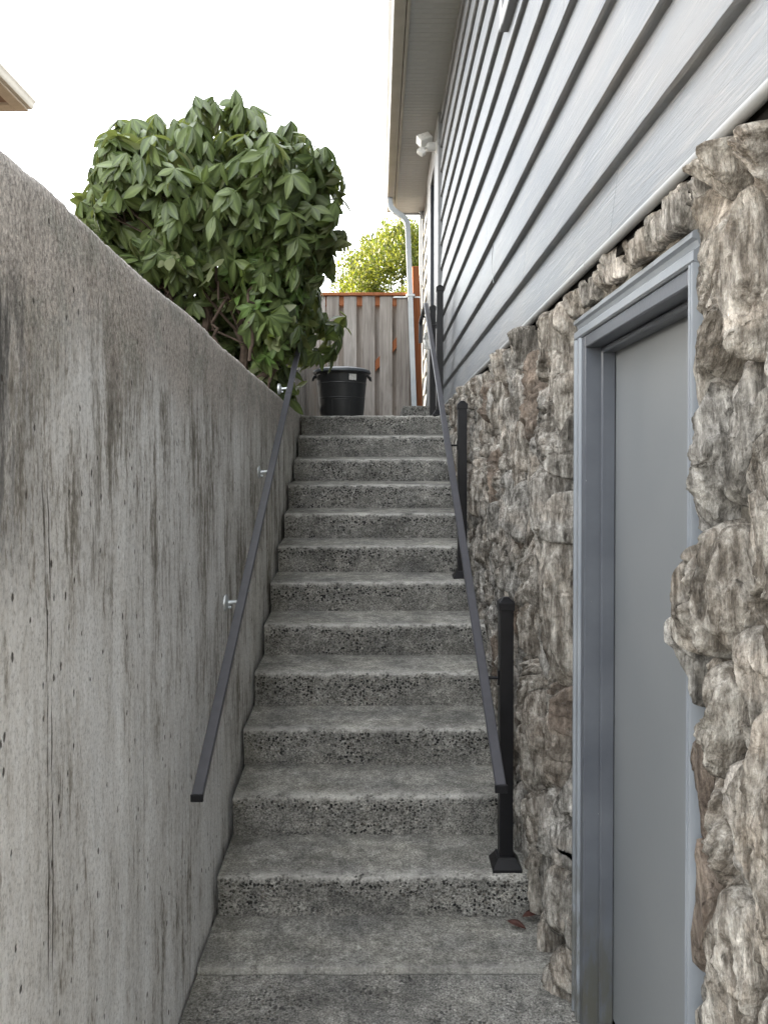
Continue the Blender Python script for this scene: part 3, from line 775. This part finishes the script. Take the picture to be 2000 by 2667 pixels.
SWB = sw

# ------------------------------------------------------------------ hand rails
def post(parent, x, y, z, h, s=.026, base=.056):
    p = MB().box((-s, -s, .03), (s, s, h - .03), .003, 2).build('post', M['black'], parent)
    p.location = Vector((x, y, z)) - parent.location
    MB().prism([(-base, 0), (base, 0), (base, .012), (s + .006, .048), (-s - .006, .048), (-base, .012)], 'x', -.001, .001).bm.free()
    def frustum(levels):
        mb = MB(); rings = []
        for hw, zz in levels: rings.append([mb.bm.verts.new((sx * hw, sy * hw, zz)) for sx, sy in ((-1, -1), (1, -1), (1, 1), (-1, 1))])
        for a, b in zip(rings[:-1], rings[1:]):
            for k in range(4): mb.bm.faces.new((a[k], a[(k + 1) % 4], b[(k + 1) % 4], b[k]))
        mb.bm.faces.new(rings[0][::-1]); mb.bm.faces.new(rings[-1])
        bmesh.ops.bevel(mb.bm, geom=list(mb.bm.edges), offset=.0015, segments=1, affect='EDGES')
        return mb
    frustum([(base, 0), (base, .013), (s + .010, .042), (s + .008, .05)]).build('base_cover', M['black'], p)
    frustum([(s + .004, h - .048), (s + .004, h - .018), (.012, h), (.010, h + .001)]).build('post_cap', M['black'], p)
    return p
SL = .612
rr_ = tag(empty('handrail', (.40, 2.5, .0)), 'black square handrail on posts along the stone house wall side of the stairs', 'handrail', None)
ry0 = 2.49; rz0 = .635
rpts = [(.40, ry0, rz0), (.40, 3.2, rz0 + (3.2 - ry0) * SL), (.40, 6.44, rz0 + (6.44 - ry0) * SL), (.40, 6.52, rz0 + (6.46 - ry0) * SL + .02), (.40, 7.25, EYE + 1.40), (.40, 7.29, EYE + 1.385), (.40, 7.30, EYE + 1.21)]
hw, ht = .0175, .010
def railmesh(pts, name, parent):
    mb = MB(); b = .003
    prof = [(-hw + b, -ht), (hw - b, -ht), (hw, -ht + b), (hw, ht - b), (hw - b, ht), (-hw + b, ht), (-hw, ht - b), (-hw, -ht + b)]
    mb.sweep([Vector(p) - parent.location for p in pts], prof, right=(1, 0, 0))
    return mb.build(name, M['railtop'], parent, angle=30)
j1 = 5.33
railmesh(rpts[:2] + [(.40, j1 - .0015, rz0 + (j1 - .0015 - ry0) * SL)], 'rail', rr_)
railmesh([(.40, j1 + .0015, rz0 + (j1 + .0015 - ry0) * SL)] + rpts[2:], 'rail', rr_)
MB().box((-.021, -.006, -.013), (.021, .006, .013), .002).build('rail_end_cap', M['black'], rr_, loc=Vector((.40, ry0 - .004, rz0 - .002)) - rr_.location)
for (py, pz) in ((2.925, NOSE), (4.46, NOSE + 5 * RISE), (6.10, LAND), (6.90, LAND)):
    p = post(rr_, .487, py, pz, 1.035 if py < 6.5 else 1.05)
    zr = rz0 + (min(py, 6.5) - ry0) * SL if py < 6.5 else EYE + 1.40
    mb = MB().tube([(-.075, 0, zr - pz - .024), (-.02, 0, zr - pz - .024)], .006, 8).box((-.031, -.013, zr - pz - .05), (-.0255, .013, zr - pz + .006), .002)
    mb.box((-.098, -.02, zr - pz - .026), (-.07, .02, zr - pz - .0135), .001)
    mb.build('rail_bracket', M['black'], p)
lr = tag(empty('handrail', (-.54, 2.28, 0)), 'black square handrail on small galvanised brackets along the left concrete wall', 'handrail')
SL2 = .612; lz = lambda y: .695 + (y - 2.28) * SL2
railmesh([(-.54, 2.28, lz(2.28)), (-.54, 4.62, lz(4.62))], 'rail', lr)
railmesh([(-.54, 4.623, lz(4.623)), (-.54, 5.75, lz(5.75))], 'rail', lr)
MB().box((-.019, -.004, -.0115), (.019, .004, .0115), .002).build('rail_end_cap', M['black'], lr, loc=Vector((-.54, 2.275, lz(2.28) - .002)) - lr.location)
for y in (3.10, 3.96, 4.81):
    mb = MB(); z = lz(y) - .062
    b0 = Vector((WX + .004, y, z)) - lr.location
    mb.lathe([(0, 0.012), (.014, .012), (.022, .009), (.032, .004), (.034, 0), (.034, -.01)], (0, 0, 0), 20, axis='x')
    mb.tube([(.008, 0, .0), (.04, 0, .004), (.070, 0, .010), (.080, 0, .022), (.080, 0, .048)], [.011, .0075, .0075, .0075, .0075], 10)
    mb.box((.060, -.018, .046), (.096, .018, .0505), .001)
    mb.tube([(.006, 0, -.018), (.022, 0, -.018)], .006, 6)
    o = mb.build('bracket', M['zinc'], lr, angle=40); o.location = b0
# galvanised pole behind the wall
pm = MB().tube([(0, 0, -.3), (0, 0, .62)], .024, 14).lathe([(0, .645), (.018, .64), (.027, .625), (.027, .60)], (0, 0, 0), 14)
o = pm.build('metal_pole', M['zinc'], smooth=True); o.location = (-.655 - .22, 6.6, LAND)
o.location = (-.86, 6.75, LAND); tag(o, 'short galvanised metal pole behind the top end of the concrete wall', 'pole')

# white rag on the rail end
def rag():
    nu, nv = 14, 18; u = np.linspace(-1, 1, nu); v = np.linspace(0, 1, nv); U, V_ = np.meshgrid(u, v, indexing='ij')
    U, V_ = U.ravel(), V_.ravel(); wd = .045 * (.55 + .45 * np.sin(V_ * 2.6))
    n = fbm(np.c_[U * 2, V_ * 3, U * 0], 3, 95); n2 = fbm(np.c_[U * 2, V_ * 3, U * 0 + 9], 3, 96)
    V = np.c_[U * wd + n * .012, n2 * .03 + .012 * np.cos(U * 5), -V_ * .15 + n * .006]
    me = mesh_np('rag', V, grid_faces(nu, nv), M['paper'], True)
    o = put('rag', me, None, (.44, 6.82, EYE + 1.225)); so_ = o.modifiers.new('thickness', 'SOLIDIFY'); so_.thickness = .003
    tag(o, 'crumpled white rag hanging by the upper end of the right handrail', 'rag')
rag()

# ------------------------------------------------------------------ flood light under the eaves
fl = tag(empty('floodlight', (SX, 7.3, EYE + 3.06)), 'white twin head security floodlight mounted on the siding under the eaves', 'light')
MB().lathe([(0, -.03), (.05, -.03), (.06, -.02), (.06, .012), (.05, .016)], (0, 0, 0), 24, axis='x').build('base', M['white'], fl, angle=40)
MB().tube([(-.02, 0, 0), (-.07, 0, .004), (-.105, -.005, .004), (-.125, -.01, 0)], [.036, .045, .045, .03], 16).build('sensor_body', M['white'], fl, angle=50)
def lamp_head(loc, rot, s):
    mb = MB().box((-.5 * s, -.34 * s, -.38 * s), (.5 * s, .34 * s, .38 * s), .04 * s, 2)
    o = mb.build('lamp_head', M['white'], fl, angle=40); o.location = loc; o.rotation_euler = rot
    l = MB().box((-.42 * s, -.36 * s, -.30 * s), (.42 * s, -.335 * s, .30 * s), .01 * s).build('lens', M['paper'], o)
    return o
lamp_head((-.135, -.02, .06), (R(-35), R(-24), R(15)), .125)
lamp_head((-.165, -.05, -.065), (R(-25), R(42), R(-10)), .07)
MB().tube([(-.10, 0, .01), (-.13, -.02, .035)], .014, 8).tube([(-.115, -.01, 0), (-.155, -.04, -.045)], .013, 8).build('swivel', M['white'], fl)

# ------------------------------------------------------------------ fences
FY = 9.42
fence = tag(empty('wooden_fence', (0, FY, LAND)), 'grey weathered board fence with an orange cedar top rail behind the trash can', 'fence')
ft = EYE + 2.135
def fbox(name, a, b, mat, bev=.003, Mx=None):
    mb = MB().box(Vector(a) - fence.location, Vector(b) - fence.location, bev, 1, Mx); return mb.build(name, mat, fence)
px2x = lambda p: (p - 985) * FY / 2000
fronts = [(-.865, -.715), (-.708, -.645)] + [(px2x(a), px2x(b)) for a, b in ((851, 883.5), (896, 929), (943.5, 976.5), (989, 1021.5), (1033, 1066))]
for k, (a, b) in enumerate(fronts):
    fbox('fence_board', (a, FY - .019, LAND - .06), (b, FY, ft - .002 - .004 * (k % 2)), M['grey_wood'])
for k in range(7):
    a = -.949 + k * .215; fbox('fence_board', (a, FY + .062, LAND - .06), (a + .145, FY + .08, ft - .10 - .004 * (k % 3)), M['grey_wood'])
fbox('top_rail', (-.90, FY + .002, ft - .115), (.44, FY + .040, ft - .002), M['cedar'])
fbox('cap_rail', (-.92, FY - .045, ft), (.42, FY + .10, ft + .036), M['cedar'])
fbox('bottom_rail', (-.90, FY + .002, LAND + .12), (.44, FY + .040, LAND + .21), M['cedar'])
ang = math.atan2(1.15, 1.02)
Mx = Matrix.Translation((-.10, .0215, .78)) @ Matrix.Rotation(-math.atan2(1.10, 1.0), 4, 'Y')
MB().box((-.80, -.0185, -.044), (.80, .0185, .044), .003, 1, Mx).build('diagonal_brace', M['cedar'], fence)
o = MB().box((-.045, -.045, -.1), (.045, .045, ft + .36 - LAND), .006, 1).build('gate_post', M['cedar'], fence); o.location = (.505, .02, 0); o.rotation_euler = (0, R(-1.3), 0)
# side fence
sf = tag(empty('wooden_fence', (-.80, 8, LAND)), 'low weathered board fence running beside the landing below the big bush', 'fence')
y = 6.55; k = 0
while y < 9.30:
    hgt = EYE + 1.42 + .02 * math.sin(k * 2.3) - LAND
    o = MB().box((-.01, 0, -.06), (.009, .135, hgt), .003, 1).build('fence_board', M['grey_wood'], sf); o.location = (.04 if k % 2 == 0 else -.03, y - 8, 0); o.rotation_euler = (0, R(random.uniform(-.5, .5)), 0)
    y += .105; k += 1
for z in (.15, .95):
    MB().box((-.022, -1.5, z), (.028, 1.38, z + .085), .003, 1).build('fence_rail', M['grey_wood'], sf)

# ------------------------------------------------------------------ trash can
can = tag(empty('trash_can', (-.378, 8.0, LAND + .004)), 'round black trash can with grey lid and torn white sticker at the stair top', 'trash can')
cp_ = [(0, .0), (.205, .0), (.212, .006), (.216, .02), (.2395, .30), (.2425, .303), (.2425, .312), (.240, .315), (.2525, .45), (.256, .453), (.256, .462), (.2535, .466), (.262, .555), (.286, .560), (.288, .575), (.281, .580), (.26, .582), (.255, .56), (.21, .03), (0, .02)]
MB().lathe(cp_, (0, 0, 0), 72).build('bin_body', M['canp'], can, angle=35)
lp_ = [(0, .632), (.08, .631), (.20, .622), (.262, .610), (.27, .603), (.283, .602), (.296, .597), (.300, .586), (.300, .572), (.295, .571), (.294, .583), (.28, .59), (0, .60)]
MB().lathe(lp_, (0, 0, 0), 72).build('lid', M['lidp'], can, angle=35)
# recessed front panel ribs and handles
mb = MB()
for a0, a1, z in ((-115, -65, .265),):
    pass
mb.lathe([(.2385, .28), (.2405, .282), (.2405, .288), (.2390, .290)], (0, 0, 0), 16, R(-112), R(-68))
for a in (-112, -68):
    mb.tube([(.2185 * math.cos(R(a)), .2185 * math.sin(R(a)), .03), (.2385 * math.cos(R(a)), .2385 * math.sin(R(a)), .285)], .003, 6)
mb.build('front_panel_rib', M['canp'], can)
for a in (-8, 188):
    c, s_ = math.cos(R(a)), math.sin(R(a))
    t0 = Vector((-s_, c, 0)); r0 = Vector((c, s_, 0))
    pts = [r0 * .262 - t0 * .06 + Vector((0, 0, .535)), r0 * .292 - t0 * .055 + Vector((0, 0, .53)), r0 * .30 - t0 * .03 + Vector((0, 0, .5)), r0 * .30 + t0 * .03 + Vector((0, 0, .5)), r0 * .292 + t0 * .055 + Vector((0, 0, .53)), r0 * .262 + t0 * .06 + Vector((0, 0, .535))]
    MB().tube(pts, .012, 8).build('handle', M['canp'], can, smooth=True)
def sticker():
    n = 10; m = 6; a = np.linspace(R(-72), R(-53), n); z = np.linspace(.478, .542, m)
    A, Z = np.meshgrid(a, z, indexing='ij'); A, Z = A.ravel(), Z.ravel()
    e = fbm(np.c_[A * 30, Z * 60, A * 0], 3, 97); lft = (A < R(-70)) ; bot = Z < .48
    A = A + lft * np.abs(e) * .06; Z = Z + bot * np.abs(e) * .012
    r = .2535 + (Z - .466) * .0955 + .0012
    me = mesh_np('sticker', np.c_[r * np.cos(A), r * np.sin(A), Z], grid_faces(n, m), M['paper'], True)
    put('sticker', me, can)
sticker()

# ------------------------------------------------------------------ fallen leaves
def leaf_mesh(L, W, droop, fold, mat, n=7, curl=0.0):
    s = np.linspace(0, 1, n + 1); wd = W * .5 * np.sin(np.pi * np.clip(s * .97 + .015, 0, 1)) ** .62 * (1 - .18 * np.cos(2 * np.pi * s)) * np.where(s < .1, .55, 1)
    wd[0] = .004 * L / .18; wd[-1] = .0008
    V = []; mid = []
    for i, t in enumerate(s):
        x = L * t; z = -droop * L * t * t
        for k, f in ((-1, 1), (-.5, .55), (0, 0), (.5, .55), (1, 1)):
            V.append((x, k * wd[i], z + fold * abs(k) * wd[i] - curl * k * k * wd[i])); mid.append(1.0 if k == 0 else 0)
    me = mesh_np('leaf', np.array(V), grid_faces(n + 1, 5), mat, True)
    fattr(me, 'mid', mid)
    return me
dl = leaf_mesh(.07, .026, .25, .3, M['deadleaf'], 6)
for (x, y, rz, ry, lab) in ((.475, 2.80, R(-35), R(-8), 'dark red dead leaf lying flat on the landing near the stone wall'), (.535, 2.825, R(10), R(-20), 'crumpled brown dead leaf tucked into the corner against the lowest stair riser')):
    o = put('fallen_leaf', dl.copy(), None, (x, y, .014), (R(12), ry, rz)); o.modifiers.new('t', 'SOLIDIFY').thickness = .0008
    tag(o, lab, 'leaf', 'fallen leaves')

# ------------------------------------------------------------------ rhododendron
def rhodo():
    base = Vector((-1.05, 5.35, LAND - .04))
    root = tag(empty('rhododendron_bush', base), 'large rounded rhododendron bush with drooping leaves behind the concrete wall', 'bush')
    rng = np.random.default_rng(3)
    Es = [((-1.14, 5.2, EYE + 1.75), (.77, .74, .56)), ((-.72, 5.15, EYE + 1.28), (.19, .40, .52)), ((-.74, 5.2, EYE + 1.78), (.40, .58, .48)), ((-1.45, 5.2, EYE + 1.79), (.46, .58, .44)), ((-.85, 5.2, EYE + 1.90), (.40, .5, .37)),
          ((-1.35, 5.5, EYE + 1.35), (.60, .60, .55)), ((-1.1, 5.95, EYE + 1.0), (.75, .40, .75)), ((-.84, 5.9, EYE + .95), (.20, .40, .55)), ((-1.55, 5.9, EYE + 1.2), (.60, .36, .85))]
    C = np.array([e[0] for e in Es]); A = np.array([e[1] for e in Es])
    def inside(p, k, sc=.93): return (((p - C[k]) / (A[k] * sc)) ** 2).sum(-1) < 1
    def surf(k, n, sc=1.0):
        d = rng.normal(size=(n, 3)); d /= np.linalg.norm(d, axis=1)[:, None]
        p = C[k] + d * A[k] * sc; nrm = d / A[k]; nrm /= np.linalg.norm(nrm, axis=1)[:, None]
        ok = np.ones(n, bool)
        for j in range(len(Es)):
            if j != k: ok &= ~inside(p, j)
        return p[ok], nrm[ok]
    P, Nn, kind = [], [], []
    for k, n in enumerate((720, 250, 300, 240, 160, 180, 230, 80, 200)):
        p, nr = surf(k, n); P.append(p); Nn.append(nr); kind += [0] * len(p)
        p, nr = surf(k, int(n * .55), .78); P.append(p); Nn.append(nr); kind += [1] * len(p)
    q = np.c_[rng.uniform(-2.0, -.8, 760), rng.uniform(5.5, 6.2, 760), rng.uniform(EYE + .42, EYE + 1.55, 760)]
    P.append(q); Nn.append(np.tile([0, -.8, .6], (760, 1))); kind += [1] * 760
    P = np.concatenate(P); Nn = np.concatenate(Nn); kind = np.array(kind)
    P += rng.normal(0, .045, P.shape)
    lump = fbm(P * 3.2, 3, 5); P += Nn * (lump * .14)[:, None]
    # keep the hollow under the canopy at the front, above the wall top
    hollow = (P[:, 1] < 5.3) & (P[:, 2] < EYE + 1.22) & (P[:, 0] < -.88) & (P[:, 0] > -1.18) & (P[:, 2] < EYE + 1.12)
    keep = ~hollow & (P[:, 2] > LAND + .05)
    # nothing in the stairway itself except the overhang
    keep &= ~((P[:, 0] > -.62) & (P[:, 2] < EYE + .80))
    P, Nn, kind = P[keep], Nn[keep], kind[keep]
    mats = []   # (matrix, young, key)
    for p, nr, kd in zip(P, Nn, kind):
        young = kd == 0 and p[0] > -1.0 and p[2] < EYE + 1.42 and p[1] < 5.1 and rng.random() < .32
        ax = Vector(nr) * .75 + Vector((0, 0, .55)) + Vector(rng.normal(0, .32, 3)); ax.normalize()
        x = ax.orthogonal().normalized(); y = ax.cross(x)
        nl = rng.integers(6, 10) if not young else rng.integers(6, 9); a0 = rng.uniform(0, 6.28)
        dr0 = rng.uniform(-.1, .9); grav = rng.uniform(.15, .95)
        for q in range(nl):
            a = a0 + q * 2 * math.pi / nl + rng.normal(0, .18)
            dr = dr0 + rng.normal(0, .26)
            if young: dr = rng.uniform(-.25, .25)
            d = (x * math.cos(a) + y * math.sin(a)) * math.cos(dr) - ax * math.sin(dr) + Vector((0, 0, -grav if not young else -.02))
            d.normalize()
            up = ax - d * ax.dot(d); up.normalize(); rt = up.cross(d)
            roll = rng.normal(0, .25); up2 = up * math.cos(roll) + rt * math.sin(roll); rt2 = up2.cross(d)
            L = (rng.uniform(.10, .175) if not young else rng.uniform(.085, .125)) * (.85 if kd else 1)
            M4 = Matrix(((d.x, rt2.x, up2.x, p[0]), (d.y, rt2.y, up2.y, p[1]), (d.z, rt2.z, up2.z, p[2]), (0, 0, 0, 1)))
            facing = (1 if kd == 0 else -1) + (-nr[1]) * 1.2 - .5 * (p[1] - 4.5) + rng.random() * .6 + (.4 if young else 0)
            mats.append((M4, L, young, facing))
    proto = [leaf_mesh(1, .35, .22, .14, M['leaf']), leaf_mesh(1, .31, .38, .22, M['leaf']), leaf_mesh(1, .37, .14, .06, M['leaf'], 7, .2)]
    yproto = [leaf_mesh(1, .40, .15, .25, M['young']), leaf_mesh(1, .36, .30, .2, M['young'])]
    order = sorted(range(len(mats)), key=lambda i: -mats[i][3])
    T = Matrix.Translation(base).inverted()
    for i in order[:300]:
        M4, L, yg, _ = mats[i]
        me = (yproto if yg else proto)[i % (2 if yg else 3)]
        o = bpy.data.objects.new('leaf', me); o.matrix_local = (T @ M4) @ Matrix.Scale(L, 4); link(o, root)
    pa = []
    for me in proto:
        co = np.empty(len(me.vertices) * 3, np.float32); me.vertices.foreach_get('co', co); pa.append(co.reshape(-1, 3))
    fc = grid_faces(8, 5); md = np.tile([0, 0, 1, 0, 0], 8)
    for yg, nm in ((False, 'foliage'), (True, 'young_foliage')):
        VV, FF, TT, MM = [], [], [], []; off = 0
        for i in order[300:]:
            M4, L, y_, _ = mats[i]
            if y_ != yg: continue
            A3 = np.array((T @ M4).to_3x3()) * L; t3 = np.array((T @ M4).translation)
            v = pa[i % 3] @ A3.T + t3; VV.append(v); FF.append(fc + off); off += len(v); TT.append(np.full(len(v), rng.random())); MM.append(md)
        me = mesh_np(nm, np.concatenate(VV), np.concatenate(FF), M['young' if yg else 'leaf'], True)
        fattr(me, 'tint', np.concatenate(TT)); fattr(me, 'mid', np.concatenate(MM))
        o = put(nm, me, root); o['kind'] = 'stuff'
    print('leaves', len(mats))
    # trunks and branches
    def limb(a, b, r0, r1, bend, name='branch', n=9, seed=0):
        rg = np.random.default_rng(seed); pts = []; rad = []
        for t in np.linspace(0, 1, n):
            p = Vector(a).lerp(Vector(b), t) + Vector(rg.normal(0, 1, 3)) * bend * math.sin(math.pi * min(1, t * 1.0)) * .4
            p.z += bend * math.sin(math.pi * t) * .5
            pts.append(p - base); rad.append(r0 + (r1 - r0) * t)
        MB().tube(pts, rad, 8).build(name, M['bark'], root, smooth=True)
    b = (base.x, base.y, base.z)
    tr = [((-.98, 5.25, base.z), (-1.25, 5.1, EYE + 1.6)), ((-.90, 5.3, base.z), (-.95, 5.05, EYE + 1.7)), ((-1.05, 5.4, base.z), (-1.6, 5.2, EYE + 1.5)), ((-.85, 5.3, base.z), (-.66, 5.05, EYE + 1.35))]
    for k, (a, c) in enumerate(tr): limb(a, c, .035, .016, .10, 'trunk', 11, k)
    rg = np.random.default_rng(8)
    sel = [i for i in range(len(P)) if kind[i] == 0 and P[i, 1] < 5.3]
    for k in range(46):
        e = P[sel[rg.integers(len(sel))]]; s0, s1 = tr[rg.integers(4)]
        t = rg.uniform(.35, 1.0); st = Vector(s0).lerp(Vector(s1), t)
        limb(st, e, .011, .004, .09, 'branch', 8, 50 + k)
    for k, (a, c) in enumerate((((-1.02, 4.85, EYE + 1.30), (-1.0, 4.9, EYE + .62)), ((-.72, 4.8, EYE + 1.25), (-.82, 4.9, EYE + .70)), ((-1.4, 5.0, EYE + 1.2), (-1.05, 5.2, EYE + .5)), ((-.6, 4.95, EYE + .9), (-.8, 5.2, EYE + .4)))):
        limb(a, c, .009, .012, .10, 'branch', 12, 120 + k)
rhodo()

# ------------------------------------------------------------------ sunlit tree beyond the fence
def far_tree():
    base = Vector((.48, 15.5, LAND - .32)); root = tag(empty('tree', base), 'bushy yellow green tree catching sunlight beyond the wooden fence', 'tree')
    rng = np.random.default_rng(12)
    cl = []
    for k in range(330):
        z = rng.uniform(.5, 4.55) ; 
        rad = 1.55 * math.sqrt(max(0.02, 1 - ((z - 1.9) / 2.9) ** 2)) if z > 1.9 else 1.5
        a = rng.uniform(0, 6.28); r = rad * math.sqrt(rng.uniform(.25, 1))
        cl.append((r * math.cos(a), r * math.sin(a), z, rng.uniform(.16, .34)))
    VV = []; TT = []
    for cx, cy, cz, cr in cl:
        n = 260; d = rng.normal(size=(n, 3)); d /= np.linalg.norm(d, axis=1)[:, None]
        p = np.array([cx, cy, cz]) + d * (cr * rng.uniform(.25, 1.05, n) ** .6)[:, None] * np.array([.85, .85, 1.25])
        ax = d + np.array([0, 0, .9]) + rng.normal(0, .5, (n, 3)); ax /= np.linalg.norm(ax, axis=1)[:, None]
        sd_ = np.cross(ax, rng.normal(size=(n, 3))); sd_ /= np.linalg.norm(sd_, axis=1)[:, None]
        L = rng.uniform(.045, .085, n)[:, None]; W_ = L * .26
        VV.append(np.stack([p, p + ax * L * .5 + sd_ * W_, p + ax * L, p + ax * L * .5 - sd_ * W_], 1).reshape(-1, 3))
        TT.append(np.repeat(rng.random(n), 4))
    for k in range(60):   # upright leading shoots
        a = rng.uniform(0, 6.28); r = rng.uniform(0, 1.3); z0 = 1.9 + 2.75 * math.sqrt(max(.02, 1 - (r / 1.6) ** 2)) - .15
        n = 26; t = rng.uniform(0, 1, n); p = np.c_[r * math.cos(a) + rng.normal(0, .02, n), r * math.sin(a) + rng.normal(0, .02, n), z0 + t * rng.uniform(.2, .42)]
        ax = np.c_[rng.normal(0, .5, n), rng.normal(0, .5, n), np.ones(n)]; ax /= np.linalg.norm(ax, axis=1)[:, None]
        sd_ = np.cross(ax, rng.normal(size=(n, 3))); sd_ /= np.linalg.norm(sd_, axis=1)[:, None]
        L = rng.uniform(.05, .09, n)[:, None]; W_ = L * .24
        VV.append(np.stack([p, p + ax * L * .5 + sd_ * W_, p + ax * L, p + ax * L * .5 - sd_ * W_], 1).reshape(-1, 3)); TT.append(np.repeat(rng.random(n), 4))
    V = np.concatenate(VV); F = np.arange(len(V)).reshape(-1, 4)
    me = mesh_np('crown', V, F, M['tree'], True); fattr(me, 'tint', np.concatenate(TT)); put('crown', me, root)
    mb = MB().tube([(0, 0, -.1), (.03, 0, 1.2), (-.02, .03, 2.6), (0, 0, 3.9)], [.10, .08, .05, .02], 10)
    for k in range(9):
        a = k * 2.3; z = .8 + k * .33; mb.tube([(0, 0, z), (.6 * math.cos(a), .6 * math.sin(a), z + .35), (1.05 * math.cos(a), 1.05 * math.sin(a), z + .75)], [.03, .02, .008], 6)
    mb.build('trunk', M['bark'], root, smooth=True)
far_tree()

# ------------------------------------------------------------------ neighbour's house on the left
nb = tag(empty('neighbour_house', (-9, 4, LAND)), 'tan trimmed neighbouring house whose eave corner shows above the concrete wall', 'house')
def npart(mb, name, mat, **kw):
    o = mb.build(name, mat, nb, **kw); o.matrix_parent_inverse = Matrix.Translation((9, -4, -LAND)); return o
EX, EZ, EYF = -5.0, EYE + 5.17, 11.1
npart(MB().box((-14, 2.0, LAND - .1), (-6.1, EYF - 1.1, EZ + .05)), 'wall', M['ntrim'])
npart(MB().prism([(EX - .02, EZ + .12), (EX - .02, EZ + .16), (-9.6, EZ + 1.75), (-14.9, EZ + .16), (-14.9, EZ + .12), (-9.6, EZ + 1.68)], 'y', 1.4, EYF + .05), 'roof', M['roof'])
npart(MB().prism([(-6.1, EZ + .04), (-9.6, EZ + 1.6), (-13.9, EZ + .04)], 'y', 2.0, EYF - 1.1), 'gable_wall', M['ntrim'])
npart(MB().box((EX - .20, 1.4, EZ - .01), (EX - .02, EYF, EZ + .12), .004), 'eave_beam', M['ntrim'])
npart(MB().box((-6.2, EYF - .20, EZ - .012), (EX - .202, EYF - .002, EZ + .10), .004), 'eave_beam', M['ntrim'])
npart(MB().box((-6.2, 1.4, EZ + .03), (EX - .2, EYF - .2, EZ + .06)), 'soffit_panel', M['nwall'])
gp = [(.0, .0), (.06, .0), (.085, .03), (.09, .07), (.115, .10), (.115, .125), (.105, .125), (.08, .075), (.07, .03), (.01, .01)]
npart(MB().prism([(EX - .018 + x, EZ + .012 + z) for x, z in gp], 'y', 1.4, EYF - .02), 'gutter', M['gutter'], angle=35)
